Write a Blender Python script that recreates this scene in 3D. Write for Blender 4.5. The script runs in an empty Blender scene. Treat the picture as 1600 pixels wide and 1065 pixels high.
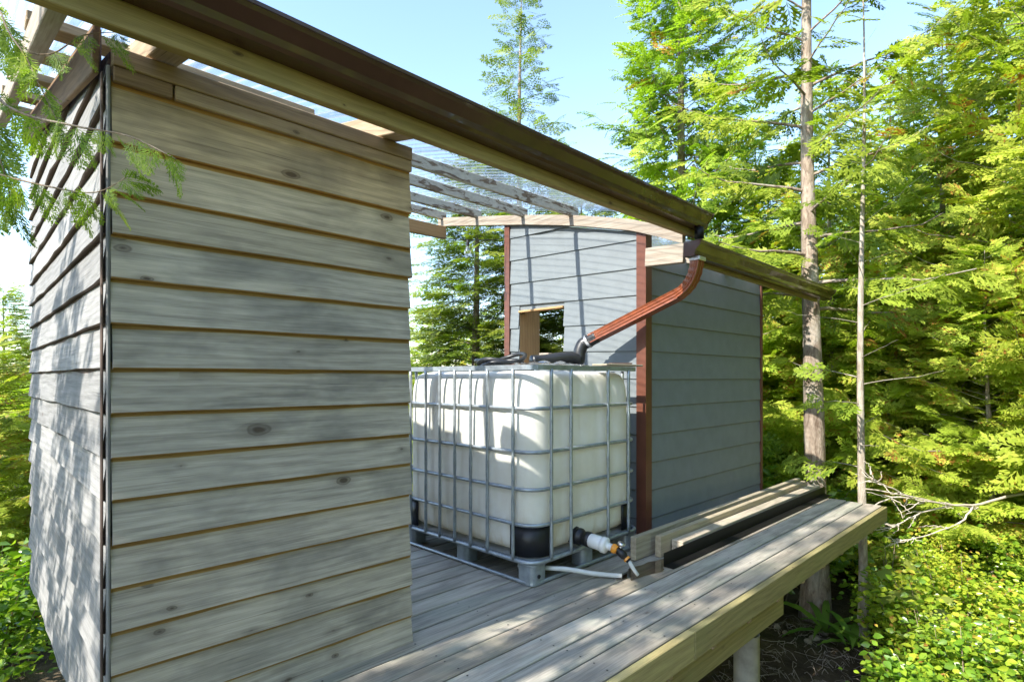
import bpy, bmesh, math, random
import numpy as np
from mathutils import Vector, Matrix

random.seed(7)
RNG = np.random.default_rng(7)
SC = bpy.context.scene
COL = SC.collection
PI = math.pi
R = math.radians

# ------------------------------------------------------------------ camera
F_PX = 880.0                        # focal length in pixels of the 1600 wide photograph
EYE = 1.12                          # eye height above the deck boards (deck top is z = 0)
TH = R(45.48)                       # angle between the view axis and the deck's long axis (+X)
cam_d = bpy.data.cameras.new('camera')
cam = bpy.data.objects.new('camera', cam_d)
COL.objects.link(cam)
cam_d.sensor_width = 36.0
cam_d.lens = 36.0 * F_PX / 1600.0
cam_d.shift_y = 58.0 / 1600.0
cam_d.clip_start = 0.02
cam_d.clip_end = 6000.0
cam.location = (0, 0, EYE)
cam.rotation_euler = (PI / 2, 0, TH - PI / 2)
SC.camera = cam

# ------------------------------------------------------------------ light
LDIR = Vector((1.0, -0.085, -0.84)).normalized()      # the way sunlight travels
SUN_EL = math.asin(-LDIR.z)
SUN_ROT = math.atan2(-LDIR.x, -LDIR.y)
world = bpy.data.worlds.new('World')
SC.world = world
world.use_nodes = True
wn, wl = world.node_tree.nodes, world.node_tree.links
wn.clear()
sky = wn.new('ShaderNodeTexSky')
sky.sky_type = 'NISHITA'
sky.sun_disc = False
sky.sun_elevation = SUN_EL
sky.sun_rotation = SUN_ROT
sky.air_density = 1.0
sky.dust_density = .5
sky.ozone_density = 1.4
bg = wn.new('ShaderNodeBackground')
bg.inputs['Strength'].default_value = 0.125
wo = wn.new('ShaderNodeOutputWorld')
wl.new(sky.outputs[0], bg.inputs[0])
wl.new(bg.outputs[0], wo.inputs[0])

sun_d = bpy.data.lights.new('sun', 'SUN')
sun_d.energy = 2.6
sun_d.angle = R(0.53)
sun_d.color = (1.0, 0.955, 0.86)
sun = bpy.data.objects.new('sun', sun_d)
COL.objects.link(sun)
sun.location = (-20, 3, 18)
sun.rotation_euler = LDIR.to_track_quat('-Z', 'Y').to_euler()

SC.view_settings.view_transform = 'Standard'
SC.view_settings.look = 'None'
SC.view_settings.exposure = 2.12
SC.view_settings.gamma = 1.0
SC.view_settings.use_curve_mapping = False
SC.cycles.max_bounces = 10
SC.cycles.transparent_max_bounces = 24
SC.cycles.caustics_reflective = False
SC.cycles.caustics_refractive = False

# ------------------------------------------------------------------ helpers
W = {}                                             # world matrix of every object

def place(o, M, parent=None):
    if parent is not None:
        o.parent = parent
        o.matrix_parent_inverse = W[parent].inverted()
    o.matrix_basis = M
    W[o] = M

def tag(o, label=None, cat=None, group=None, kind=None):
    if label: o['label'] = label
    if cat: o['category'] = cat
    if group: o['group'] = group
    if kind: o['kind'] = kind
    return o

def thing(name, label, cat, loc=(0, 0, 0), group=None, rz=0.0):
    o = bpy.data.objects.new(name, None)
    o.empty_display_size = 0.1
    COL.objects.link(o)
    place(o, Matrix.Translation(loc) @ Matrix.Rotation(rz, 4, 'Z'))
    return tag(o, label, cat, group)

def mesh_obj(name, verts, faces, mats, parent=None, M=None, smooth=False, mat_idx=None):
    me = bpy.data.meshes.new(name)
    me.from_pydata([tuple(v) for v in verts], [], faces)
    for m in (mats if isinstance(mats, (list, tuple)) else [mats]):
        me.materials.append(m)
    if mat_idx is not None:
        me.polygons.foreach_set('material_index', mat_idx)
    if smooth:
        me.polygons.foreach_set('use_smooth', [True] * len(me.polygons))
    me.update()
    o = bpy.data.objects.new(name, me)
    COL.objects.link(o)
    place(o, M if M is not None else Matrix.Identity(4), parent)
    return o

def frame_to(p0, p1, up=(0, 0, 1)):
    """matrix at p0 with local x towards p1 and local z near up"""
    p0, p1 = Vector(p0), Vector(p1)
    x = (p1 - p0).normalized()
    u = Vector(up)
    y = u.cross(x)
    if y.length < 1e-5:
        y = Vector((0, 1, 0)).cross(x)
    y.normalize()
    z = x.cross(y)
    M = Matrix.Identity(4)
    for i, v in enumerate((x, y, z)):
        M.col[i][:3] = v
    M.col[3][:3] = p0
    return M

_box_cache = {}
def bevel_box(L, w, h, b):
    key = (round(L, 4), round(w, 4), round(h, 4), round(b, 4))
    bm = bmesh.new()
    bmesh.ops.create_cube(bm, size=1.0)
    for v in bm.verts:
        v.co = Vector(((v.co.x + .5) * L, v.co.y * w, v.co.z * h))
    if b > 0:
        bmesh.ops.bevel(bm, geom=bm.edges[:], offset=b, segments=1, affect='EDGES', profile=0.6)
    return bm

def board(name, parent, p0, p1, w, h, mat, up=(0, 0, 1), bevel=0.003, color=None):
    """squared timber from p0 to p1 (centre line); w across, h along 'up'"""
    p0, p1 = Vector(p0), Vector(p1)
    key = (round((p1 - p0).length, 4), round(w, 4), round(h, 4), bevel, mat.name)
    me = _box_cache.get(key)
    if me is None:
        bm = bevel_box((p1 - p0).length, w, h, bevel)
        me = bpy.data.meshes.new(name)
        bm.to_mesh(me); bm.free()
        me.materials.append(mat)
        _box_cache[key] = me
    o = bpy.data.objects.new(name, me)
    COL.objects.link(o)
    place(o, frame_to(p0, p1, up), parent)
    if color: o.color = color
    return o

def circle(r, n=8):
    return [(r * math.cos(2 * PI * k / n), r * math.sin(2 * PI * k / n)) for k in range(n)]

def sweep_data(path, prof, closed=False, scales=None, up=(0, 0, 1), caps=True):
    """sweep a closed 2-D profile along a path; returns verts, faces"""
    P = [Vector(p) for p in path]
    n, m = len(P), len(prof)
    verts, faces = [], []
    ref = None
    for i in range(n):
        if closed:
            t = (P[(i + 1) % n] - P[i - 1]).normalized()
        else:
            t = (P[min(i + 1, n - 1)] - P[max(i - 1, 0)]).normalized()
        if ref is None:
            u = Vector(up)
            if abs(t.dot(u)) > .95: u = Vector((0, 1, 0))
            ref = (u - t * u.dot(t)).normalized()
        else:
            ref = (ref - t * ref.dot(t)).normalized()
        b = t.cross(ref)
        s = scales[i] if scales else 1.0
        for (a, c) in prof:
            verts.append(P[i] + b * a * s + ref * c * s)
    seg = n if closed else n - 1
    for i in range(seg):
        j = (i + 1) % n
        for k in range(m):
            l = (k + 1) % m
            faces.append((i * m + k, i * m + l, j * m + l, j * m + k))
    if not closed and caps:
        faces.append(tuple(range(m))[::-1])
        faces.append(tuple((n - 1) * m + k for k in range(m)))
    return verts, faces

def tube(name, parent, path, r, mat, n=8, closed=False, scales=None, prof=None, up=(0, 0, 1), smooth=True):
    c = Vector(path[0])
    v, f = sweep_data([Vector(p) - c for p in path], prof or circle(r, n), closed, scales, up)
    return mesh_obj(name, v, f, mat, parent, Matrix.Translation(c), smooth)

def lathe_data(prof, n=16):
    """prof: (radius, x) pairs along local x"""
    v, f = [], []
    for (r, x) in prof:
        for k in range(n):
            a = 2 * PI * k / n
            v.append((x, r * math.cos(a), r * math.sin(a)))
    for i in range(len(prof) - 1):
        for k in range(n):
            l = (k + 1) % n
            f.append((i * n + k, i * n + l, (i + 1) * n + l, (i + 1) * n + k))
    f.append(tuple(range(n)))
    f.append(tuple((len(prof) - 1) * n + k for k in range(n))[::-1])
    return v, f

def lathe(name, parent, p0, p1, prof, mat, n=16, smooth=True):
    v, f = lathe_data(prof, n)
    return mesh_obj(name, v, f, mat, parent, frame_to(p0, p1), smooth)

def big_mesh(name, verts, quads, mats, parent=None, M=None, attrs=None, tris=None, smooth=False, midx=None):
    """numpy verts (n,3) + quads (m,4) and/or tris (k,3)"""
    me = bpy.data.meshes.new(name)
    verts = np.asarray(verts, dtype=np.float32)
    nq = 0 if quads is None else len(quads)
    nt = 0 if tris is None else len(tris)
    me.vertices.add(len(verts))
    me.vertices.foreach_set('co', verts.ravel())
    idx, starts, tot = [], [], 0
    if nq:
        idx.append(np.asarray(quads).ravel()); starts.append(np.arange(nq) * 4); tot = nq * 4
    if nt:
        idx.append(np.asarray(tris).ravel()); starts.append(tot + np.arange(nt) * 3)
    idx = np.concatenate(idx).astype(np.int32); starts = np.concatenate(starts).astype(np.int32)
    me.loops.add(len(idx)); me.loops.foreach_set('vertex_index', idx)
    me.polygons.add(nq + nt); me.polygons.foreach_set('loop_start', starts)
    if smooth:
        me.polygons.foreach_set('use_smooth', np.ones(nq + nt, dtype=bool))
    for m in (mats if isinstance(mats, (list, tuple)) else [mats]):
        me.materials.append(m)
    if midx is not None:
        me.polygons.foreach_set('material_index', np.asarray(midx, dtype=np.int32))
    me.update(calc_edges=True)
    if attrs is not None:
        a = me.attributes.new('tint', 'FLOAT', 'FACE')
        a.data.foreach_set('value', np.asarray(attrs, dtype=np.float32))
    o = bpy.data.objects.new(name, me)
    COL.objects.link(o)
    place(o, M if M is not None else Matrix.Identity(4), parent)
    return o

def at(px, d, z=0.0):
    """a point at depth d (metres along the view axis) in the direction of photo column px"""
    r = (px - 800) / F_PX
    c, s = math.cos(TH), math.sin(TH)
    return Vector((d * (s * r + c), d * (s - c * r), z))

# ------------------------------------------------------------------ materials
class NT:
    def __init__(s, name):
        s.m = bpy.data.materials.new(name); s.m.use_nodes = True
        s.n, s.l = s.m.node_tree.nodes, s.m.node_tree.links
        s.n.clear()
        s.out = s.n.new('ShaderNodeOutputMaterial')
    def new(s, typ, **kw):
        nd = s.n.new(typ)
        for k, v in kw.items():
            if k.startswith('i_'):
                key = k[2:].replace('_', ' ')
                nd.inputs[int(key) if key.isdigit() else key].default_value = v
            else:
                setattr(nd, k, v)
        return nd
    def link(s, a, b): s.l.new(a, b)
    def ramp(s, fac, stops, interp='LINEAR'):
        nd = s.n.new('ShaderNodeValToRGB'); cr = nd.color_ramp; cr.interpolation = interp
        while len(cr.elements) < len(stops): cr.elements.new(0.5)
        for e, (p, c) in zip(cr.elements, stops):
            e.position = p; e.color = c if len(c) == 4 else (*c, 1)
        s.l.new(fac, nd.inputs[0])
        return nd.outputs[0]
    def mix(s, mode, fac, a, b):
        nd = s.n.new('ShaderNodeMix'); nd.data_type = 'RGBA'; nd.blend_type = mode
        for k, v in ((0, fac), (6, a), (7, b)):
            if hasattr(v, 'links') or hasattr(v, 'is_linked'): s.l.new(v, nd.inputs[k])
            else: nd.inputs[k].default_value = v if (k == 0 or len(v) == 4) else (*v, 1)
        return nd.outputs[2]
    def math(s, op, a, b=0.0, c=None):
        nd = s.n.new('ShaderNodeMath'); nd.operation = op
        for k, v in enumerate((a, b) if c is None else (a, b, c)):
            if hasattr(v, 'is_linked'): s.l.new(v, nd.inputs[k])
            else: nd.inputs[k].default_value = v
        return nd.outputs[0]
    def coords(s, scale, rand=True, kind='Object'):
        tc = s.n.new('ShaderNodeTexCoord')
        v = tc.outputs[kind]
        if rand:
            oi = s.n.new('ShaderNodeObjectInfo')
            cm = s.n.new('ShaderNodeCombineXYZ')
            s.l.new(s.math('MULTIPLY', oi.outputs['Random'], 37.0), cm.inputs[0])
            s.l.new(s.math('MULTIPLY', oi.outputs['Random'], 91.0), cm.inputs[1])
            s.l.new(s.math('MULTIPLY', oi.outputs['Random'], 53.0), cm.inputs[2])
            ad = s.n.new('ShaderNodeVectorMath'); ad.operation = 'ADD'
            s.l.new(v, ad.inputs[0]); s.l.new(cm.outputs[0], ad.inputs[1]); v = ad.outputs[0]
        mp = s.n.new('ShaderNodeMapping'); mp.inputs['Scale'].default_value = scale
        s.l.new(v, mp.inputs[0])
        return mp.outputs[0]
    def noise(s, vec, scale=1.0, detail=4, rough=.55, dist=0.0):
        nd = s.new('ShaderNodeTexNoise', i_Scale=scale, i_Detail=detail, i_Roughness=rough, i_Distortion=dist)
        s.l.new(vec, nd.inputs['Vector'])
        return nd.outputs[0]
    def bump(s, h, strength=.3, dist=.003):
        nd = s.new('ShaderNodeBump', i_Strength=strength, i_Distance=dist)
        s.l.new(h, nd.inputs['Height'])
        return nd.outputs[0]
    def principled(s, color, rough=.6, metal=0.0, normal=None, spec=.5, coat=0.0):
        p = s.new('ShaderNodeBsdfPrincipled', i_Metallic=metal)
        p.inputs['Specular IOR Level'].default_value = spec
        p.inputs['Coat Weight'].default_value = coat
        for k, v in (('Base Color', color), ('Roughness', rough)):
            if hasattr(v, 'is_linked'): s.l.new(v, p.inputs[k])
            elif k == 'Base Color': p.inputs[k].default_value = (*v, 1)
            else: p.inputs[k].default_value = v
        if normal is not None: s.l.new(normal, p.inputs['Normal'])
        return p
    def done(s, sh):
        s.l.new(sh if hasattr(sh, 'is_linked') else sh.outputs[0], s.out.inputs[0])
        return s.m

def wood(name, light, dark, knot=(.09, .065, .045), knots=.11, grain=.55, stain=None, stain_amt=.35, rough=.85, bump=.35, saw=False):
    t = NT(name)
    big = t.noise(t.coords((1.1, 9, 9)), 1.6, 5, .6, .5)
    fine = t.noise(t.coords((2.2, 70, 70)), 2.2, 5, .62, .25)
    blot = t.noise(t.coords((2.6, 5, 5)), 1.0, 4, .6, .3)
    vo = t.new('ShaderNodeTexVoronoi', i_Scale=1.0, i_Randomness=1.0)
    kc = t.coords((4.6, 9.5, 9.5))
    # warp knot outline a little
    wv = t.new('ShaderNodeTexNoise', i_Scale=2.5, i_Detail=2.0)
    t.link(kc, wv.inputs['Vector'])
    va = t.new('ShaderNodeVectorMath', operation='MULTIPLY_ADD')
    t.link(wv.outputs[1], va.inputs[0]); va.inputs[1].default_value = (.12, .12, .12); t.link(kc, va.inputs[2])
    t.link(va.outputs[0], vo.inputs['Vector'])
    # grain lines bend round the knots
    ring = t.new('ShaderNodeTexWave', wave_type='BANDS', bands_direction='Z', i_Scale=9.0, i_Distortion=14.0, i_Detail=3.0, i_Detail_Scale=.6)
    t.link(t.coords((.25, 1, 1)), ring.inputs['Vector'])
    hair = t.noise(t.coords((5.5, 260, 260)), 1.2, 3, .7)
    crack = t.noise(t.coords((1.6, 150, 150)), 1.0, 3, .6, .15)
    g = t.math('ADD', t.math('MULTIPLY', fine, grain), t.math('MULTIPLY', big, 1 - grain))
    g = t.math('ADD', g, t.math('MULTIPLY', t.math('SUBTRACT', hair, .5), .34))
    g = t.math('ADD', g, t.math('MULTIPLY', t.math('SUBTRACT', ring.outputs[1], .5), .13))
    col = t.ramp(g, [(.30, dark), (.5, tuple((a * .45 + b * .55) for a, b in zip(dark, light))), (.68, light)])
    if stain:
        col = t.mix('MIX', t.ramp(blot, [(.46, (0, 0, 0)), (.72, (stain_amt,) * 3)]), col, stain)
    vr = t.new('ShaderNodeSeparateColor'); t.link(vo.outputs['Color'], vr.inputs[0])
    kd = t.math('MULTIPLY', vo.outputs['Distance'], t.math('ADD', t.math('MULTIPLY', vr.outputs[0], 2.6), .8))
    col = t.mix('MULTIPLY', t.ramp(crack, [(.29, (.6, .6, .6)), (.36, (0, 0, 0))]), col, (.35, .33, .31))
    kf = t.ramp(kd, [(knots * .45, (.95, .95, .95)), (knots * .7, (.6, .6, .6)), (knots * .95, (.7, .7, .7)), (knots * 1.1, (.28, .28, .28)), (knots * 2.6, (0, 0, 0))])
    col = t.mix('MIX', kf, col, knot)
    oi = t.new('ShaderNodeObjectInfo')
    col = t.mix('MULTIPLY', 1.0, col, oi.outputs['Color'])
    # small brightness change from piece to piece
    br = t.math('ADD', t.math('MULTIPLY', oi.outputs['Random'], .30), .85)
    cb = t.new('ShaderNodeCombineColor')
    for k in range(3): t.link(br, cb.inputs[k])
    col = t.mix('MULTIPLY', 1.0, col, cb.outputs[0])
    hgt = t.math('ADD', g, t.math('MULTIPLY', kf, -.4))
    return t.done(t.principled(col, rough, normal=t.bump(hgt, bump, .004), spec=.25))

M_siding = wood('weathered_cedar', (.60, .525, .42), (.31, .268, .215), knots=.15, stain=(.13, .125, .115), stain_amt=.6, bump=.45)
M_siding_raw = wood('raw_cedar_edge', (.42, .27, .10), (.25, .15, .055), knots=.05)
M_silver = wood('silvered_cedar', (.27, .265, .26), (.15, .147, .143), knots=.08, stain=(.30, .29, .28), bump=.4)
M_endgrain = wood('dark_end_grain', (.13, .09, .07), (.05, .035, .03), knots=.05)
M_deck = wood('weathered_deck', (.46, .405, .33), (.19, .168, .14), knots=.06, stain=(.27, .29, .21), stain_amt=.45, grain=.5, bump=.3)
M_green = wood('treated_lumber', (.40, .33, .15), (.22, .18, .08), knots=.07, stain=(.30, .30, .13), stain_amt=.4)
M_tan = wood('tan_lumber', (.47, .36, .235), (.26, .19, .12), knots=.08, stain=(.20, .15, .10), stain_amt=.5)
M_pale = wood('pale_lumber', (.45, .395, .325), (.24, .195, .15), knots=.05, stain=(.27, .19, .13), stain_amt=.5, grain=.7)
M_fresh = wood('fresh_lumber', (.52, .33, .16), (.38, .22, .10), knots=.07, knot=(.2, .09, .03))
M_plank = wood('old_plank', (.43, .37, .27), (.24, .20, .14), knots=.06, stain=(.25, .24, .16))

M_branch = wood('bleached_branch', (.58, .51, .42), (.36, .30, .24), knots=.03)

def mat_peel():
    t = NT('peeling_white_paint')
    n1 = t.noise(t.coords((3.2, 14, 14)), 1.7, 6, .65, .8)
    n2 = t.noise(t.coords((14, 30, 30)), 2.0, 4)
    paint = t.ramp(n2, [(.3, (.38, .355, .31)), (.7, (.52, .495, .44))])
    under = t.ramp(n2, [(.3, (.11, .075, .055)), (.7, (.24, .18, .13))])
    f = t.ramp(n1, [(.525, (0, 0, 0)), (.565, (1, 1, 1))])
    return t.done(t.principled(t.mix('MIX', f, paint, under), .75, normal=t.bump(f, -.4, .002), spec=.3))
M_peel = mat_peel()

def mat_paint(name, color, rough=.5, spec=.4, var=.12, metal=0.0, coat=0.0, sc=(6, 6, 6), grain=0.0):
    t = NT(name)
    n = t.noise(t.coords(sc), 1.5, 5, .6)
    c = t.ramp(n, [(.3, tuple(x * (1 - var) for x in color)), (.7, tuple(min(1, x * (1 + var)) for x in color))])
    nm = None
    if grain:
        nm = t.bump(t.noise(t.coords((4, 60, 60)), 2, 4), grain, .002)
    return t.done(t.principled(c, rough, metal, nm, spec, coat))

M_grey = mat_paint('grey_fibre_cement', (.168, .188, .196), .55, .35, .08, grain=.18)
M_brown = mat_paint('brown_painted_metal', (.060, .026, .018), .26, .5, .15, coat=.35)
M_brown2 = mat_paint('brown_downspout', (.20, .052, .018), .36, .5, .25, sc=(9, 9, 9))
M_trim = mat_paint('brown_trim', (.125, .043, .025), .42, .45, .15)
M_galv = mat_paint('galvanised_steel', (.33, .365, .39), .42, .5, .22, metal=.55, sc=(14, 14, 14))
M_blackpl = mat_paint('black_plastic', (.012, .012, .014), .42, .45, .2)
M_blackhose = mat_paint('black_rubber_hose', (.02, .021, .023), .38, .5, .3)
M_blackmetal = mat_paint('black_flashing', (.008, .0075, .007), .5, .3, .3)
M_whitepl = mat_paint('white_plastic_fitting', (.72, .72, .70), .35, .5, .05)
M_hose = mat_paint('white_hose', (.62, .62, .60), .45, .4, .08)
M_brass = mat_paint('orange_fitting', (.75, .30, .03), .35, .5, .15)
M_chrome = mat_paint('dull_steel', (.55, .55, .54), .3, .5, .1, metal=.8)
M_concrete = mat_paint('concrete_pier', (.37, .375, .34), .9, .2, .22, sc=(9, 9, 9))
M_stone = mat_paint('stone', (.30, .25, .18), .9, .25, .3, sc=(12, 12, 12))
M_dead = wood('dead_branch', (.36, .30, .24), (.2, .16, .12), knots=.03)

def mat_tank():
    t = NT('tank_polyethylene')
    n = t.noise(t.coords((2.2, 2.2, 2.6), rand=False), 1.6, 4, .55, .4)
    c = t.ramp(n, [(.35, (.78, .755, .66)), (.65, (.88, .87, .81))])
    sx = t.new('ShaderNodeSeparateXYZ'); tc = t.new('ShaderNodeTexCoord'); t.link(tc.outputs['Object'], sx.inputs[0])
    # algae and rust-coloured dirt low on the bottle
    dirt = t.noise(t.coords((7, 7, 2.2), rand=False), 1.4, 5, .62, .5)
    low = t.ramp(sx.outputs[2], [(.0, (1, 1, 1)), (.33, (0, 0, 0))])
    f = t.math('MULTIPLY', t.ramp(dirt, [(.45, (0, 0, 0)), (.75, (1, 1, 1))]), t.math('MULTIPLY', low, .75))
    c = t.mix('MIX', f, c, (.50, .36, .14))
    d = t.principled(c, .42, spec=.35)
    tr = t.new('ShaderNodeBsdfTranslucent'); t.link(c, tr.inputs[0])
    mx = t.new('ShaderNodeMixShader'); mx.inputs[0].default_value = .28
    t.link(d.outputs[0], mx.inputs[1]); t.link(tr.outputs[0], mx.inputs[2])
    return t.done(mx)
M_tank = mat_tank()

def mat_sheet():
    t = NT('clear_polycarbonate')
    lw = t.new('ShaderNodeLayerWeight', i_Blend=.30)
    tr = t.new('ShaderNodeBsdfTransparent'); tr.inputs[0].default_value = (.985, .99, .995, 1)
    gl = t.new('ShaderNodeBsdfGlossy', i_Roughness=.12); gl.inputs[0].default_value = (.9, .92, .95, 1)
    tl = t.new('ShaderNodeBsdfTranslucent'); tl.inputs[0].default_value = (.8, .83, .85, 1)
    dirt = t.noise(t.coords((5, 1.2, 5)), 2.0, 5, .6)
    mb = t.new('ShaderNodeMixShader'); mb.inputs[0].default_value = .35
    t.link(gl.outputs[0], mb.inputs[1]); t.link(tl.outputs[0], mb.inputs[2])
    f = t.math('ADD', t.math('MULTIPLY', lw.outputs['Facing'], .66), t.math('MULTIPLY', dirt, .06))
    mx = t.new('ShaderNodeMixShader'); t.link(f, mx.inputs[0])
    t.link(tr.outputs[0], mx.inputs[1]); t.link(mb.outputs[0], mx.inputs[2])
    return t.done(mx)
M_sheet = mat_sheet()

def mat_clear(name, tint=(.9, .93, .95), rough=.08, fac=.18):
    t = NT(name)
    lw = t.new('ShaderNodeLayerWeight', i_Blend=.45)
    tr = t.new('ShaderNodeBsdfTransparent'); tr.inputs[0].default_value = (*tint, 1)
    gl = t.new('ShaderNodeBsdfGlossy', i_Roughness=rough)
    mx = t.new('ShaderNodeMixShader')
    t.link(t.math('ADD', t.math('MULTIPLY', lw.outputs['Facing'], .7), fac), mx.inputs[0])
    t.link(tr.outputs[0], mx.inputs[1]); t.link(gl.outputs[0], mx.inputs[2])
    return t.done(mx)
M_bulb = mat_clear('bulb_glass', (.95, .95, .95), .03, .15)
M_film = mat_clear('plastic_film', (.75, .78, .80), .2, .35)
M_cleartube = mat_clear('clear_tube', (.8, .84, .86), .12, .4)
M_puddle = mat_clear('water_film', (.42, .30, .20), .04, .03)

def mat_leaf(name, stops, transl=.38, rough=.45, gloss=.5):
    t = NT(name)
    a = t.new('ShaderNodeAttribute', attribute_name='tint')
    c = t.ramp(a.outputs['Fac'], stops)
    oi = t.new('ShaderNodeObjectInfo')
    hs = t.new('ShaderNodeHueSaturation')
    t.link(t.math('ADD', t.math('MULTIPLY', oi.outputs['Random'], .016), .488), hs.inputs['Hue'])
    t.link(t.math('ADD', t.math('MULTIPLY', oi.outputs['Random'], .3), .85), hs.inputs['Value'])
    t.link(c, hs.inputs['Color']); c = hs.outputs[0]
    p = t.principled(c, rough, spec=gloss)
    tl = t.new('ShaderNodeBsdfTranslucent')
    t.link(t.mix('MULTIPLY', 1.0, c, (1.0, 1.2, .45)), tl.inputs[0])
    mx = t.new('ShaderNodeMixShader'); mx.inputs[0].default_value = transl
    t.link(p.outputs[0], mx.inputs[1]); t.link(tl.outputs[0], mx.inputs[2])
    return t.done(mx)
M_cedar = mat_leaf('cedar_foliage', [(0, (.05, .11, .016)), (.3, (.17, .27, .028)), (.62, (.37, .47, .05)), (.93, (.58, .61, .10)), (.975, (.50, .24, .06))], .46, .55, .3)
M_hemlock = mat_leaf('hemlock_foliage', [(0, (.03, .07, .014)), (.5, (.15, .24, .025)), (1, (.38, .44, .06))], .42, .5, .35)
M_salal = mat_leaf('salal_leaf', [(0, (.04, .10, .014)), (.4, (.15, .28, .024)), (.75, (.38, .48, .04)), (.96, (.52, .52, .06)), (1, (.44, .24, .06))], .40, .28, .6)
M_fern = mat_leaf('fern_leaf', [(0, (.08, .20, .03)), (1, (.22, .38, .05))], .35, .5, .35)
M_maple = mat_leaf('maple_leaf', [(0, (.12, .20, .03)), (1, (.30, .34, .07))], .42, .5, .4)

def mat_bark(name, a, b, lichen=(.55, .54, .48), amt=.4):
    t = NT(name)
    n = t.noise(t.coords((14, 14, 3.5)), 1.6, 6, .68, .6)
    n2 = t.noise(t.coords((5, 5, 3)), 1.1, 4, .6)
    c = t.ramp(n, [(.34, a), (.62, b)])
    c = t.mix('MIX', t.ramp(n2, [(.5, (0, 0, 0)), (.68, (amt,) * 3)]), c, lichen)
    return t.done(t.principled(c, .9, normal=t.bump(n, .8, .02), spec=.2))
M_bark = mat_bark('cedar_bark', (.13, .09, .065), (.36, .29, .23))
M_bark2 = mat_bark('pale_bark', (.20, .16, .12), (.42, .37, .30))
M_twig = mat_bark('twig_bark', (.16, .11, .07), (.36, .28, .20), amt=.2)

def mat_ground():
    t = NT('forest_floor')
    tc = t.new('ShaderNodeTexCoord')
    v = tc.outputs['Object']
    def nz(sc, d=5): 
        nd = t.new('ShaderNodeTexNoise', i_Scale=sc, i_Detail=d, i_Roughness=.65); t.link(v, nd.inputs['Vector']); return nd.outputs[0]
    c = t.ramp(nz(2.5, 8), [(.3, (.035, .024, .015)), (.5, (.09, .066, .042)), (.7, (.17, .13, .085))])
    c = t.mix('MIX', t.ramp(nz(.7), [(.52, (0, 0, 0)), (.66, (.8, .8, .8))]), c, (.05, .075, .02))
    return t.done(t.principled(c, .95, normal=t.bump(nz(18, 6), .9, .04), spec=.15))
M_ground = mat_ground()

# ------------------------------------------------------------------ ground
def gz(x, y):
    x = np.asarray(x, dtype=float); y = np.asarray(y, dtype=float)
    z = -1.28 + 0 * x
    z = z + .75 * np.exp(-((x + .6) ** 2 + (y + .8) ** 2) / 3.5)             # bank the camera stands on
    z = z - .55 * (1 - np.exp(-np.clip(y - 3.2, 0, None) / 4.0))             # falls away behind
    z = z + .16 * np.sin(.9 * x + 1.3) * np.cos(.8 * y + .4) * np.clip((np.abs(x) + np.abs(y)) / 8, .25, 1) + .05 * np.sin(2.7 * x) * np.cos(3.1 * y)
    far = np.sqrt(x ** 2 + y ** 2)
    z = z - np.clip(far - 25, 0, 60) * .12
    return z

def make_ground():
    n = 150
    u = np.linspace(-1, 1, n)
    a = np.sinh(u * 7.2) / np.sinh(7.2) * 3000
    gx, gy = np.meshgrid(a + 3, a + 2, indexing='ij')
    z = gz(gx, gy)
    v = np.stack([gx, gy, z], -1).reshape(-1, 3)
    i, j = np.meshgrid(np.arange(n - 1), np.arange(n - 1), indexing='ij')
    q = np.stack([i * n + j, (i + 1) * n + j, (i + 1) * n + j + 1, i * n + j + 1], -1).reshape(-1, 4)
    o = big_mesh('ground', v, q, M_ground, smooth=True)
    tag(o, 'brown forest floor of soil and litter under and around the deck', 'ground', kind='structure')
make_ground()

# ------------------------------------------------------------------ deck
DX0, DX1 = 0.36, 5.80
DY0, DY1 = 1.21, 4.46
deck = thing('wooden_deck', 'weathered grey wooden plank deck with a greenish rim board raised on posts', 'deck', (3, 2.8, -1.28))
pitch = .1385
y = DY0 + .041
k = 0
while y + pitch < DY1 + .02:
    x1 = DX1 + random.uniform(-.012, .015) if y < 2.14 else 5.5
    c = .92 + .16 * random.random()
    warm = random.uniform(-.04, .04)
    b = board('deck_board', deck, (DX0 + random.uniform(-.008, .008), y + pitch / 2 - .002, -.019 + random.uniform(-.0015, .0015)),
              (x1, y + pitch / 2 - .002, -.019 + random.uniform(-.0015, .0015)), pitch - .0110, .038, M_deck, bevel=.004,
              color=(c + warm, c, c - warm, 1))
    # dark screw heads over the joists
    y += pitch; k += 1
for xa, xb in ((DX0, 2.325), (2.329, DX1 - .01)):
    board('rim_board', deck, (xa, DY0 + .019, -.066), (xb, DY0 + .019, -.066), .038, .126, M_green, bevel=.003)
board('end_board', deck, (DX1 - .06, DY0 + .04, -.112), (DX1 - .06, 2.15, -.112), .036, .140, M_green)
for xj in np.arange(.55, 5.6, .41):
    board('joist', deck, (xj, DY0 + .04, -.112), (xj, DY1 - .05, -.112), .038, .140, M_tan)
for yy, xe in ((1.31, 3.60), (1.35, 3.56), (1.39, 3.63)):
    board('beam', deck, (.5, yy, -.255), (xe, yy, -.255), .0375, .140, M_green)
board('beam', deck, (.5, 4.1, -.255), (5.4, 4.1, -.255), .08, .140, M_green)
lathe('post', deck, (3.20, 1.35, -1.6), (3.20, 1.35, -.33), [(.072, 0), (.0705, .6), (.070, 1.274)], M_concrete, 20)
for px_, py_ in ((2.33, 1.345), (.62, 1.37), (.62, 4.1), (2.6, 4.1), (5.2, 4.1)):
    board('post', deck, (px_, py_, -2.4), (px_, py_, -.327), .13, .13, M_green if px_ > 2 else M_tan)
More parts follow.
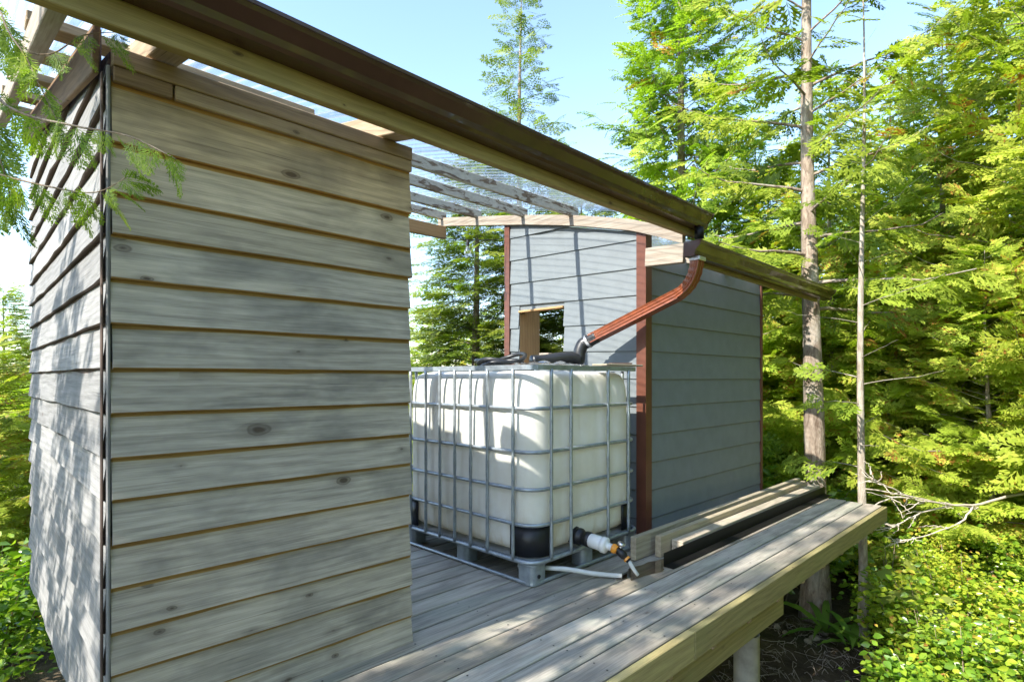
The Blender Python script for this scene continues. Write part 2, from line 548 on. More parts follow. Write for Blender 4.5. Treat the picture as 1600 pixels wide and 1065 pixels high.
# screw heads, two per joist on the boards in front
def screws():
    v, f = [], []
    y = DY0 + .041
    while y < 2.2:
        for xj in np.arange(.55, 5.6, .41):
            for dy in (.03, pitch - .035):
                cx, cy = xj + random.uniform(-.006, .006), y + dy + random.uniform(-.004, .004)
                b = len(v)
                for q in range(6):
                    v.append((cx + .0042 * math.cos(q * PI / 3), cy + .0042 * math.sin(q * PI / 3), .0022))
                v.append((cx, cy, .0026))
                f += [(b + q, b + (q + 1) % 6, b + 6) for q in range(6)]
        y += pitch
    o = mesh_obj('screw_heads', v, f, M_blackmetal, deck)
    o['kind'] = 'stuff'
screws()

# ------------------------------------------------------------------ clapboards
def clapboard(name, parent, origin, xdir, out, length, h, tb, tt, mats, color=None, jit=.0018, zrise=0.0):
    """wedge-shaped siding board. origin: lower back corner on the wall plane"""
    n = max(2, int(length / .16))
    xdir, out = Vector(xdir), Vector(out)
    v, f, mi = [], [], []
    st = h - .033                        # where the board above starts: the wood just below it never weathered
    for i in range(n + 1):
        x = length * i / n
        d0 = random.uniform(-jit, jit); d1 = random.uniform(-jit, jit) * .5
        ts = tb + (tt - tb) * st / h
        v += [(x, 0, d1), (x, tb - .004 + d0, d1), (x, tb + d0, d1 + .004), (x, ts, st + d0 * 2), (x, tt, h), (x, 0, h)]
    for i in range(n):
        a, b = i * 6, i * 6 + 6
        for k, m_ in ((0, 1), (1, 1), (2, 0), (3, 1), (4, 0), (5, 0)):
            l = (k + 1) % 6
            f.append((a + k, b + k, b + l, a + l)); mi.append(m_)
    f += [tuple(range(6)), tuple(n * 6 + k for k in range(5, -1, -1))]
    mi += [2, 2]
    M = Matrix.Identity(4)
    x3 = (xdir + Vector((0, 0, zrise))).normalized()
    z3 = x3.cross(out).normalized()
    if z3.z < 0: z3 = -z3
    M.col[0][:3] = x3; M.col[1][:3] = out; M.col[2][:3] = z3
    M.col[3][:3] = Vector(origin)
    if M.to_3x3().determinant() < 0:
        f = [tuple(reversed(q)) for q in f]
    o = mesh_obj(name, v, f, mats, parent, M, mat_idx=mi)
    if color: o.color = color
    return o

# ------------------------------------------------------------------ cedar shed (front left)
SX0, SX1, SYF, SYB = .322, 1.372, 2.030, 4.44
def roof_z(y):                       # top of the rafters
    return 2.160 + .206 * (y - 1.85)
def beam_top(y):                     # the bowed plate over the grey shed
    return float(np.interp(y, (1.6, 1.88, 2.235, 2.80, 3.36, 4.455, 5.0), (1.99, 2.10, 2.248, 2.397, 2.513, 2.712, 2.80)))
def sheet_z(y):                      # the clear roof on its purlins
    return float(np.interp(y, (1.5, 1.80, 2.25, 2.84, 3.37, 4.0, 4.62), (2.10, 2.195, 2.335, 2.483, 2.585, 2.70, 2.81)))
shed = thing('cedar_shed', 'small shed clad in weathered grey cedar clapboards at the end of the deck', 'shed', (.85, 3.2, 0))
rows = [-.012, .11, .241, .367, .499, .626, .758, .882, 1.014, 1.148, 1.28, 1.414, 1.546, 1.667, 1.816]
fw = board('front_wall', shed, (SX0 + .004, SYF + .014, 1.02), (SX1 - .004, SYF + .014, 1.02), .024, 2.05, M_tan)
tops = rows[1:] + [1.995]
for i, (z0, z1) in enumerate(zip(rows, tops)):
    g = random.uniform(.90, 1.08)
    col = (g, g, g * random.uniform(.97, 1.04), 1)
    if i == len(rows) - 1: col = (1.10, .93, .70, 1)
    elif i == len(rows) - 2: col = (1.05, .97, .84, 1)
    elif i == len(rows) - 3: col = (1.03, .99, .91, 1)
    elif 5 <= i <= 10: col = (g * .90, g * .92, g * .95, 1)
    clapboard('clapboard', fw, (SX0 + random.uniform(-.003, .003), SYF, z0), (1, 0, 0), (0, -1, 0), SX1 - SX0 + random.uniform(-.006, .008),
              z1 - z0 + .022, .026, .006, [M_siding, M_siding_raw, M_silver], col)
board('top_strip', fw, (SX0 + .165, SYF - .013, 2.018), (SX1 + .004, SYF - .013, 2.018), .026, .046, M_tan)
board('top_strip', fw, (SX0 + .004, SYF - .013, 2.018), (SX0 + .158, SYF - .013, 2.018), .026, .046, M_tan, color=(.8, .72, .66, 1))
board('top_strip', fw, (SX0 + .002, SYF - .004, 2.070), (SX1 + .004, SYF - .004, 2.070), .050, .055, M_tan, color=(.92, .9, .88, 1))
# left wall, sunlit side, facing -X
lw_h = 2.2
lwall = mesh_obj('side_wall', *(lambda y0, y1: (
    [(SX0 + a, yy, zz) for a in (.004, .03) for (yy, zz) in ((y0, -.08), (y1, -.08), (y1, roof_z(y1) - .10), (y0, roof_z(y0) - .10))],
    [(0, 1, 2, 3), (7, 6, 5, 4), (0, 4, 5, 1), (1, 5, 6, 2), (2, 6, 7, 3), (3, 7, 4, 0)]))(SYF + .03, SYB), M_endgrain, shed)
lrows = [-.085] + rows[1:-1] + [1.80, 1.93, 2.06, 2.19, 2.32, 2.45, 2.58]
YL0 = SYF + .002
for i, z0 in enumerate(lrows):
    h = (lrows[i + 1] - z0) if i + 1 < len(lrows) else .13
    ya = YL0
    # the wall top slopes up to the rear: rows above the front height start farther back
    zlim = z0 + h * .6
    if zlim > roof_z(ya) - .09:
        ya = 1.85 + (zlim + .09 - 2.16) / .206
    if ya > SYB - .15: break
    if True:
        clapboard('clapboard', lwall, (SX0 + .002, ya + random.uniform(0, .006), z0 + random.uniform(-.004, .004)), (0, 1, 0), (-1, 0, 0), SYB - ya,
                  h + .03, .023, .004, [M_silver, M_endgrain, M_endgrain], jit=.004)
board('rake_trim', shed, (SX0 - .034, SYF - .004, roof_z(SYF) - .115), (SX0 - .034, SYB + .02, roof_z(SYB + .02) - .115), .018, .135, M_tan, color=(.62, .52, .45, 1))
board('corner_board', shed, (SX0 - .021, SYF - .002, -.06), (SX0 - .021, SYF - .002, 2.02), .006, .020, M_endgrain)
board('corner_strip', shed, (SX0 - .007, SYF - .012, -.02), (SX0 - .007, SYF - .012, 2.04), .010, .018, M_silver)
for (x, y_) in ((SX0 + .075, SYF + .075), (SX1 - .05, SYF + .075), (SX0 + .075, SYB - .05), (SX1 - .05, SYB - .05)):
    board('post', shed, (x, y_, 0.002), (x, y_, roof_z(y_) - .095), .085, .085, M_tan)

# ------------------------------------------------------------------ lean-to roof over the deck
RX0, RX1, RY0, RY1 = .06, 3.62, 1.80, 4.62
roof = thing('lean_to_roof', 'clear corrugated plastic roof on timber rafters with a brown gutter along its eave', 'roof', (1.9, 3.2, 2.2))
board('fascia_board', roof, (.10, 1.852, 2.110), (3.56, 1.852, 2.110), .038, .084, M_green, color=(1.08, 1.0, .95, 1))
def slope_board(name, x, y0, y1, w, h, mat, dz=0.0, parent=roof, color=None):
    z0, z1 = roof_z(y0) - h / 2 + dz, roof_z(y1) - h / 2 + dz
    return board(name, parent, (x, y0, z0), (x, y1, z1), w, h, mat, color=color)
slope_board('rafter', .455, 1.874, 2.46, .085, .088, M_tan)
slope_board('rafter', 1.265, 1.874, RY1 - .05, .085, .088, M_tan)
slope_board('rake_rafter', .185, 1.874, RY1 - .05, .045, .088, M_pale)
# the rear beam over the grey shed's wall
BX = 3.462
def bowed(name, parent, x, ys, zf, w, h, mat):
    v, f = [], []
    c = Vector((x, ys[0], zf(ys[0])))
    for y_ in ys:
        z = zf(y_)
        for (a, b) in ((-w / 2, -h), (w / 2, -h), (w / 2, 0), (-w / 2, 0)):
            v.append((y_ - c.y, -a, z + b - c.z))
    n = len(ys)
    for i in range(n - 1):
        for k in range(4):
            f.append((i * 4 + k, i * 4 + (k + 1) % 4, i * 4 + 4 + (k + 1) % 4, i * 4 + 4 + k))
    f += [(3, 2, 1, 0), tuple(4 * n - 4 + k for k in range(4))]
    M = Matrix.Identity(4); M.col[0][:3] = (0, 1, 0); M.col[1][:3] = (-1, 0, 0); M.col[3][:3] = c
    return mesh_obj(name, v, f, mat, parent, M)
bowed('rake_beam', roof, BX, list(np.linspace(1.88, 4.56, 14)), beam_top, .042, .082, M_pale)
board('beam_block', roof, (BX, 1.876, 1.955), (BX, 2.168, 1.968), .040, .128, M_pale)
for i, yp in enumerate((2.84, 3.37, 3.97, 4.5)):
    zc = sheet_z(yp) - .012 - .038
    board('purlin', roof, (1.2, yp, zc), (3.52 if i == 0 else 3.49, yp, zc), .034, .074, M_peel, bevel=.003)
for yp in (2.52, 3.02, 3.52, 4.02, 4.5):
    board('purlin', roof, (.165, yp + .05, sheet_z(yp) - .045), (1.19, yp + .05, sheet_z(yp) - .045), .09, .036, M_tan)
board('ledger', roof, (1.34, 4.43, 2.55), (3.43, 4.43, 2.55), .04, .12, M_fresh)
def corrugated(name, parent, x0, x1, y0, y1, zf, mat, period=.068, amp=.0100, th=.0012):
    n = int((x1 - x0) / period * 10)
    ys = np.linspace(y0, y1, 9); m = len(ys)
    v, f = [], []
    for i in range(n + 1):
        x = x0 + (x1 - x0) * i / n
        dz = amp * math.sin(2 * PI * x / period)
        for y_ in ys:
            v.append((x - x0, y_ - y0, zf(y_) - zf(y0) + dz))
    for i in range(n):
        for j in range(m - 1):
            f.append((m * i + j, m * i + m + j, m * i + m + j + 1, m * i + j + 1))
    o = mesh_obj(name, v, f, mat, parent, Matrix.Translation((x0, y0, zf(y0))), True)
    return o
nxt = RX0
kk = 0
while nxt < RX1 - .1:
    e = min(nxt + .68, RX1)
    corrugated('corrugated_sheet', roof, nxt, e, RY0 - .02, RY1, lambda q, kk=kk: sheet_z(q) + .002 * (kk % 2), M_sheet)
    nxt += .612; kk += 1

def gutter(name, parent, xa, xb, yb, za, zb, mat, hgt=.098):
    """K-style gutter: back on plane y = yb, open upward, running along x"""
    outer = [(0, hgt), (0, 0), (.066, 0), (.074, .012), (.078, .034), (.096, .052), (.110, .066), (.114, hgt - .014), (.118, hgt - .012), (.118, hgt), (.104, hgt)]
    inner = [(.104, hgt - .002), (.116, hgt - .002), (.116, hgt - .010), (.112, hgt - .014), (.108, .068), (.094, .054), (.076, .036), (.072, .014), (.065, .002), (.002, .002), (.002, hgt)]
    prof = outer + inner
    m = len(prof)
    v, f = [], []
    ns = 14
    L = xb - xa
    for i in range(ns + 1):
        x = L * i / ns
        z = za + (zb - za) * i / ns
        wob = .0012 * math.sin(i * 1.9)
        for (a, b) in prof:
            v.append((x, -a + wob, z - za + b))
    for i in range(ns):
        for k in range(m):
            l = (k + 1) % m
            f.append((i * m + k, (i + 1) * m + k, (i + 1) * m + l, i * m + l))
    g = mesh_obj(name, v, f, mat, parent, Matrix.Translation((xa, yb, za)))
    for i, (x, dx) in enumerate(((0, -.004), (L, .004))):
        cv = [(x + d, -a * 1.02, b - .001 + (0 if i == 0 else zb - za)) for d in (0, dx) for (a, b) in outer[:-1]]
        mm = len(outer) - 1
        cf = [tuple(range(mm)), tuple(range(2 * mm - 1, mm - 1, -1))] + [(k, (k + 1) % mm, mm + (k + 1) % mm, mm + k) for k in range(mm)]
        mesh_obj('end_cap', cv, cf, mat, g, Matrix.Translation((xa, yb, za)))
    return g
g1 = gutter('gutter', roof, .05, 3.545, 1.831, 2.146, 2.108, M_brown, .094)
# short outlet of the upper gutter, dripping into the lower one
tube('outlet', g1, [(3.47, 1.775, 2.108), (3.47, 1.775, 2.035)], .03, M_blackmetal, 12)
for xb_ in (.7, 1.55, 2.4, 3.2):
    board('gutter_hanger', g1, (xb_, 1.829, 2.239 - .011 * xb_ + .001), (xb_, 1.716, 2.239 - .011 * xb_ + .001), .022, .003, M_brown, bevel=0)

# string of bulbs below the roof
sl = thing('string_light', 'thin black string of clear bulbs slung below the clear roof', 'string light', (2.6, 4.2, 2.5))
wpts = []
A, B = Vector((1.42, 3.93, 2.545)), Vector((3.40, 3.60, 2.34))
for i in range(13):
    t_ = i / 12
    p = A.lerp(B, t_); p.z -= .16 * 4 * t_ * (1 - t_)
    wpts.append(p)
tube('wire', sl, wpts, .0035, M_blackpl, 5)
for i in (2, 6, 10):
    p = wpts[i]
    s = lathe('socket', sl, p, p - Vector((0, 0, .1)), [(.010, -.004), (.014, .006), (.014, .045), (.012, .05)], M_blackpl, 10)
    lathe('bulb', sl, p - Vector((0, 0, .048)), p - Vector((0, 0, .2)), [(.011, 0), (.016, .015), (.028, .04), (.030, .06), (.022, .082), (.006, .094)], M_bulb, 12)

# ------------------------------------------------------------------ grey shed
GX0, GX1, GY0, GY1 = 3.49, 5.515, 2.20, 3.61
gs = thing('grey_shed', 'narrow shed with blue-grey lap siding, brown corner trim and a square opening', 'shed', (4.5, 2.9, 0))
def gs_top(y): return beam_top(y) - .085
gf = board('front_wall', gs, (GX0 + .03, GY0 + .012, 1.0), (GX1 - .02, GY0 + .012, 1.0), .02, 1.99, M_grey)
gz_rows = [-.09, .109, .313, .513, .713, .912, 1.11, 1.312, 1.515, 1.716, 1.912]
for i, z0 in enumerate(gz_rows):
    h = (gz_rows[i + 1] - z0 + .025) if i + 1 < len(gz_rows) else .14
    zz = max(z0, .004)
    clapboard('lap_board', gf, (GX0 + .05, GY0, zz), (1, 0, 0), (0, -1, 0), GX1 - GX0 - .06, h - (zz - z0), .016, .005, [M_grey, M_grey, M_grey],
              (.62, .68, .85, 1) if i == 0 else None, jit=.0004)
# side wall (sunlit, facing -X) with a square opening; built of pieces around it
OY0, OY1, OZ0, OZ1 = 2.945, 3.455, 1.20, 1.690
def wall_piece(y0, y1, z0a, z1a, z0b, z1b):
    return ([(GX0 + a, yy, zz) for a in (.003, .02) for (yy, zz) in ((y0, z0a), (y1, z0b), (y1, z1b), (y0, z1a))],
            [(0, 1, 2, 3), (7, 6, 5, 4), (0, 4, 5, 1), (1, 5, 6, 2), (2, 6, 7, 3), (3, 7, 4, 0)])
def join(*parts):
    V, Fc = [], []
    for v, f in parts:
        b = len(V); V += v; Fc += [tuple(b + q for q in ff) for ff in f]
    return V, Fc
gl = mesh_obj('side_wall', *join(wall_piece(GY0 + .03, OY0, .004, gs_top(GY0 + .03), .004, gs_top(OY0)),
                                 wall_piece(OY1, GY1, .004, gs_top(OY1), .004, gs_top(GY1)),
                                 wall_piece(OY0, OY1, .004, OZ0, .004, OZ0),
                                 wall_piece(OY0, OY1, OZ1, gs_top(OY0), OZ1, gs_top(OY1))), M_grey, gs)
rise = .03
side_rows = [.11, .31, .51, .71, .91, 1.11, 1.31, 1.513, 1.712, 1.905, 2.112, 2.31]
for i, z0 in enumerate([.004] + side_rows):
    nz_ = ([.004] + side_rows)[i + 1] if i + 1 < len(side_rows) + 1 else z0 + .2
    h = nz_ - z0 + .022
    rs = rise if i else 0
    spans = []
    ya, yb = GY0 + .055, GY1 - .05
    if z0 < OZ1 - .02 and nz_ > OZ0 + .02:
        if z0 >= 1.5: spans = [(ya, OY0), (OY1, yb)]
        else: spans = [(ya, OY0), (OY1, yb)]
    else:
        spans = [(ya, yb)]
    for (a, b) in spans:
        # trim under the sloping wall top
        if z0 > 1.95:
            a = max(a, float(np.interp(z0 + .01, [gs_top(q) for q in (2.2, 2.8, 3.36, 3.7)], (2.2, 2.8, 3.36, 3.7))))
            h2 = .2
        if b - a < .05: continue
        if z0 + h > gs_top(a) + .05:
            # board cut along the slope
            t0, t1 = gs_top(a) + .015, gs_top(b) + .015
            za, zb = z0 + rs * (a - GY0), z0 + rs * (b - GY0)
            vs = [(0, 0, 0), (0, .016, 0), (0, .008, t0 - za), (0, 0, t0 - za), (b - a, 0, zb - za), (b - a, .016, zb - za), (b - a, .006, min(t1, zb + h) - za), (b - a, 0, min(t1, zb + h) - za)]
            M = Matrix.Identity(4)
            M.col[0][:3] = (0, 1, 0); M.col[1][:3] = (-1, 0, 0); M.col[2][:3] = (0, 0, 1); M.col[3][:3] = (GX0, a, za)
            mesh_obj('lap_board', vs, [(0, 1, 2, 3), (7, 6, 5, 4), (0, 4, 5, 1), (1, 5, 6, 2), (2, 6, 7, 3), (3, 7, 4, 0)], M_grey, gl, M)
        else:
            clapboard('lap_board', gl, (GX0, a, z0 + rs * (a - GY0)), (0, 1, 0), (-1, 0, 0), b - a, h, .016, .005, [M_grey] * 3, jit=.0004, zrise=rs)
# right part of row that touches the opening's head is cut back to the opening
# corner trims (L-shaped)
def l_trim(x, y_, sx, sy, w, z0, z1, name='corner_trim'):
    t_ = .014
    pr = [(0, 0), (sx * w, 0), (sx * w, sy * t_), (sx * t_, sy * t_), (sx * t_, sy * w), (0, sy * w)]
    v = [(a, b, z) for z in (0, z1 - z0) for (a, b) in pr]
    n = 6
    f = [tuple(range(n))[::-1], tuple(range(n, 2 * n))] + [(k, (k + 1) % n, n + (k + 1) % n, n + k) for k in range(n)]
    return mesh_obj(name, v, f, M_trim, gs, Matrix.Translation((x, y_, z0)))
l_trim(GX0 - .026, GY0 - .026, 1, 1, .078, .004, gs_top(GY0) + .02)
l_trim(GX0 - .024, GY1 + .012, 1, -1, .062, .004, gs_top(GY1) + .02)
l_trim(GX1 + .016, GY0 - .024, -1, 1, .035, .004, gs_top(GY0) + .0)
# opening lining and the rough timber seen through it
wd = board('window_opening', gs, (GX0 - .004, OY0 + .006, OZ1 + .006), (GX0 - .004, OY1 - .002, OZ1 + .006), .03, .018, M_fresh)
board('jamb', wd, (GX0 + .045, OY1 + .008, OZ0), (GX0 + .045, OY1 + .008, OZ1 - .006), .02, .095, M_fresh, up=(1, 0, 0), color=(1.1, 1.1, 1.1, 1))
board('sill', wd, (GX0 + .045, OY0 + .004, OZ0 - .012), (GX0 + .045, OY1 - .004, OZ0 - .012), .11, .02, M_fresh)
board('head', wd, (GX0 + .05, OY0 + .004, OZ1 + .02), (GX0 + .05, OY1 - .004, OZ1 + .02), .085, .03, M_fresh)
board('back_panel', gs, (GX0 + .19, GY1 - .12, .004), (GX0 + .19, GY1 - .12, gs_top(GY1) - .02), .02, .195, M_fresh, up=(1, 0, 0))
board('back_panel', gs, (5.05, GY1 - .02, .004), (5.05, GY1 - .02, gs_top(GY1) - .02), .02, .88, M_fresh, up=(1, 0, 0))
# right-hand wall
mesh_obj('end_wall', [(GX1 + a, yy, zz) for a in (-.02, 0) for (yy, zz) in ((GY0 + .03, .004), (GY1, .004), (GY1, gs_top(GY1)), (GY0 + .03, gs_top(GY0)))],
         [(0, 1, 2, 3), (7, 6, 5, 4), (0, 4, 5, 1), (1, 5, 6, 2), (2, 6, 7, 3), (3, 7, 4, 0)], M_grey, gs)
for xr in (4.1, 4.75, 5.49):
    board('rafter', gs, (xr, 1.835, gs_top(1.835) - .02), (xr, GY1 + .25, gs_top(GY1 + .25) - .02), .04, .088, M_pale)
grf = corrugated('roof_sheet', gs, GX0 + .08, 6.04, 1.80, GY1 + .3, lambda q: gs_top(q) + .038, M_sheet, amp=.009)
board('fascia_board', gs, (3.55, 1.828, 1.920), (5.93, 1.828, 1.900), .030, .085, M_green)
g2 = gutter('gutter', gs, 3.335, 6.08, 1.811, 1.900, 1.882, M_brown, .096)
# downspout: outlet under the gutter's end, elbow, slanting run
def rect_prof(w, h, rib=.004):
    p = []
    for (ax, ay, bx, by, n) in ((-w, -h, w, -h, 6), (w, -h, w, h, 4), (w, h, -w, h, 6), (-w, h, -w, -h, 4)):
        for k in range(n):
            t_ = k / n
            x, y_ = ax + (bx - ax) * t_, ay + (by - ay) * t_
            s = 1 - (rib / w if k % 2 else 0)
            p.append((x * s, y_ * s))
    return p
dp0 = Vector((3.405, 1.755, 1.905)); dp1 = Vector((3.405, 1.760, 1.715)); dp2 = Vector((3.380, 1.90, 1.660)); dp3 = Vector((3.262, 2.50, 1.400))
el = []
for i in range(15):
    t_ = i / 14
    a = dp0.lerp(dp1, t_); b = dp1.lerp(dp2, t_)
    el.append(a.lerp(b, t_))
sc_ = [1.0 - (.07 if (i % 2 and 2 < i < 13) else 0) for i in range(15)]
ds = tube('downspout', g2, el, 1, M_brown2, prof=rect_prof(.030, .040), up=(1, 0, 0), scales=sc_, smooth=False)
tube('downspout_run', ds, [el[-1] - (dp3 - el[-1]).normalized() * .02, el[-1].lerp(dp3, .3), el[-1].lerp(dp3, .7), dp3], 1, M_brown2, prof=rect_prof(.033, .043), up=(1, 0, 0), smooth=False)
board('outlet_collar', ds, (3.405, 1.755, 1.875), (3.405, 1.755, 1.901), .075, .09, M_chrome, up=(1, 0, 0))

# ------------------------------------------------------------------ water tank in a cage
TX, TY, TL, TWd = 2.185, 2.065, 1.02, 1.20
TROT = R(1.0)
tank = thing('water_tank', 'white plastic water tank in a galvanised steel cage on a steel pallet', 'water tank', (TX, TY, 0), rz=TROT)
TM = W[tank]
def T(x, y_, z): return TM @ Vector((x, y_, z))
def ring(x0, y0, x1, y1, r, z, n=7):
    pts = []
    for (cx, cy, a0) in ((x1 - r, y0 + r, -PI / 2), (x1 - r, y1 - r, 0), (x0 + r, y1 - r, PI / 2), (x0 + r, y0 + r, PI)):
        for k in range(n):
            a = a0 + PI / 2 * k / (n - 1)
            pts.append(Vector((cx + r * math.cos(a), cy + r * math.sin(a), z)))
    return pts
def bottle():
    levels = [(.0, .55), (.012, .80), (.04, .955), (.09, .995), (.20, 1), (.40, 1.0), (.60, 1), (.76, 1.0), (.84, .995), (.90, .975), (.945, .93), (.975, .86), (.992, .74), (1.0, .5)]
    base = ring(.014, .014, TL - .014, TWd - .014, .12, 0, 10)
    # denser outline so vertical flutes can show
    out = []
    for i in range(len(base)):
        a, b = base[i], base[(i + 1) % len(base)]
        n = max(1, int((b - a).length / .022))
        for k in range(n): out.append(a.lerp(b, k / n))
    cx, cy = TL / 2, TWd / 2
    v, f = [], []
    m = len(out)
    z0, z1 = .145, 1.162
    lv = []
    for i in range(len(levels) - 1):
        (a, s), (b, s2) = levels[i], levels[i + 1]
        n = 5 if b - a > .1 else 2
        for k in range(n):
            t_ = k / n; lv.append((a + (b - a) * t_, s + (s2 - s) * t_))
    lv.append(levels[-1])
    for (t_, s) in lv:
        z = z0 + (z1 - z0) * t_
        inset = (1 - s) * .20
        for p in out:
            dx, dy = p.x - cx, p.y - cy
            qx = max(abs(dx) - inset, 0) * (1 if dx > 0 else -1)
            qy = max(abs(dy) - inset, 0) * (1 if dy > 0 else -1)
            # flutes on the flat sides, strongest near the top
            amp = .012 * max(0, min(1, (t_ - .05) / .1)) * max(0, min(1, (.985 - t_) / .08)) * (.35 + .65 * max(0, (t_ - .55) / .45))
            if abs(dx) > abs(dy) * TL / TWd:
                edge = max(0, 1 - (abs(dy) / (TWd / 2 - .14)) ** 8) if abs(dy) < TWd / 2 - .14 else 0
                fl = -amp * (.5 - .5 * math.cos(2 * PI * (dy + TWd / 2) / .155)) ** 3 * edge
                bulge = .010 * math.sin(PI * t_) * edge
                qx += (fl + bulge) * (1 if dx > 0 else -1)
            else:
                edge = max(0, 1 - (abs(dx) / (TL / 2 - .14)) ** 8) if abs(dx) < TL / 2 - .14 else 0
                fl = -amp * (.5 - .5 * math.cos(2 * PI * (dx + TL / 2) / .17)) ** 3 * edge
                bulge = .010 * math.sin(PI * t_) * edge
                qy += (fl + bulge) * (1 if dy > 0 else -1)
            v.append((cx + qx, cy + qy, z))
    n = len(lv)
    for i in range(n - 1):
        for k in range(m):
            l = (k + 1) % m
            f.append((i * m + k, i * m + l, (i + 1) * m + l, (i + 1) * m + k))
    f.append(tuple(range(m))[::-1]); f.append(tuple((n - 1) * m + k for k in range(m)))
    v = [(x, y_, z - z0) for (x, y_, z) in v]
    o = mesh_obj('bottle', v, f, M_tank, tank, TM @ Matrix.Translation((0, 0, z0)), True)
    return o
bot = bottle()
lathe('lid', bot, T(TL / 2, TWd / 2, 1.161), T(TL / 2, TWd / 2, 1.3), [(.11, 0), (.11, .02), (.09, .025)], M_blackpl, 20)
for zc in (.955, .718, .515, .322):
    tube('horizontal_bar', tank, [T(p.x, p.y, zc) for p in ring(-.008, -.008, TL + .008, TWd + .008, .115, 0)], .0105, M_galv, 8, closed=True)
rim_prof = [(-.016, -.015), (.016, -.015), (.016, .012), (-.016, .012)]
tube('top_rim', tank, [T(p.x, p.y, 1.180) for p in ring(-.012, -.012, TL + .012, TWd + .012, .10, 0)], 1, M_galv, closed=True, prof=rim_prof, smooth=False)
vb = []
for yv in (.125, .33, .475, .62, .765, .91, 1.075):
    vb += [(-.022, yv), (TL + .022, yv)]
for xv in (.128, .30, .665, .89):
    vb += [(xv, -.022)]
for xv in (.13, .4, .66, .89):
    vb += [(xv, TWd + .022)]
for (xv, yv) in vb:
    # the tube is flattened where it is welded to each hoop
    zs = np.linspace(.13, 1.172, 27)
    scs = [.82 if min(abs(z - q) for q in (.955, .718, .515, .322)) < .03 else 1.0 for z in zs]
    tube('vertical_bar', tank, [T(xv, yv, z) for z in zs], .0105, M_galv, 7, scales=scs, up=(1, 0, 0))
pal = tube('pallet_frame', tank, [T(p.x, p.y, .128) for p in ring(-.014, -.014, TL + .014, TWd + .014, .09, 0)], .0125, M_galv, 8, closed=True)
tube('skid', pal, [T(p.x, p.y, .014) for p in ring(.005, .005, TL - .005, TWd - .005, .06, 0)], .011, M_galv, 8, closed=True)
tray = mesh_obj('tray', *(lambda o, m: ([(x, y_, z) for z in (.118, .140) for (x, y_) in o], [tuple(range(m))[::-1], tuple(range(m, 2 * m))] + [(k, (k + 1) % m, m + (k + 1) % m, m + k) for k in range(m)]))(
    [(p.x, p.y) for p in ring(0, 0, TL, TWd, .1, 0)], 28), M_galv, pal, TM)
def foot(x, y_, wx, wy, r):
    prof = [(1.0, .004), (1.0, .012), (.985, .02), (.985, .10), (1.03, .108), (1.03, .117)]
    v, f = [], []
    m = 0
    for (s, z) in prof:
        o = ring(-wx / 2 * s, -wy / 2 * s, wx / 2 * s, wy / 2 * s, r, z, 5); m = len(o)
        v += [tuple(p) for p in o]
    for i in range(len(prof) - 1):
        for k in range(m):
            f.append((i * m + k, i * m + (k + 1) % m, (i + 1) * m + (k + 1) % m, (i + 1) * m + k))
    f += [tuple(range(m))[::-1], tuple((len(prof) - 1) * m + k for k in range(m))]
    return mesh_obj('foot', v, f, M_galv, pal, TM @ Matrix.Translation((x, y_, 0)), False)
for x in (.06, TL / 2, TL - .06):
    for y_ in (.06, TWd / 2, TWd - .06):
        if x == TL / 2 and y_ == TWd / 2: continue
        mid = (x == TL / 2) or (y_ == TWd / 2)
        foot(x, y_, .125 if not mid else .11, .125 if not mid else .11, .035)
c_ = T(.012, .035, .055)
lathe('bolt_hole', pal, T(.045, -.0045, .052), T(.045, -.02, .052), [(.011, 0), (.011, .004)], M_blackpl, 12)
def corner_guard(cx, cy, a0):
    r0, r1 = .118, .108
    v, f = [], []
    n = 10
    for z in (.146, .310):
        for r_ in (r0 + .012, r0 + .004):
            for k in range(n + 5):
                # quarter arc with short straight wings
                if k < 2: p = (r_, -.05 + .025 * k) if False else None
                a = a0 + PI / 2 * (k - 2) / n if 2 <= k <= n + 2 else None
                if k < 2:
                    q = Vector((math.cos(a0), math.sin(a0), 0)); tdir = Vector((math.sin(a0), -math.cos(a0), 0))
                    w = q * r_ + tdir * (.02 * (2 - k))
                elif k > n + 2:
                    a1 = a0 + PI / 2
                    q = Vector((math.cos(a1), math.sin(a1), 0)); tdir = Vector((-math.sin(a1), math.cos(a1), 0))
                    w = q * r_ + tdir * (.02 * (k - n - 2))
                else:
                    w = Vector((math.cos(a), math.sin(a), 0)) * r_
                v.append((cx + w.x, cy + w.y, z))
    m = n + 5
    for k in range(m - 1):
        f += [(k, k + 1, 2 * m + k + 1, 2 * m + k), (m + k + 1, m + k, 3 * m + k, 3 * m + k + 1),
              (2 * m + k, 2 * m + k + 1, 3 * m + k + 1, 3 * m + k), (k + 1, k, m + k, m + k + 1)]
    f += [(0, 2 * m, 3 * m, m), (m - 1, 2 * m - 1, 4 * m - 1, 3 * m - 1)]
    mesh_obj('corner_guard', v, f, M_blackpl, tank, TM, True)
corner_guard(.13, .13, PI); corner_guard(TL - .13, .13, -PI / 2); corner_guard(.13, TWd - .13, PI / 2); corner_guard(TL - .13, TWd - .13, 0)
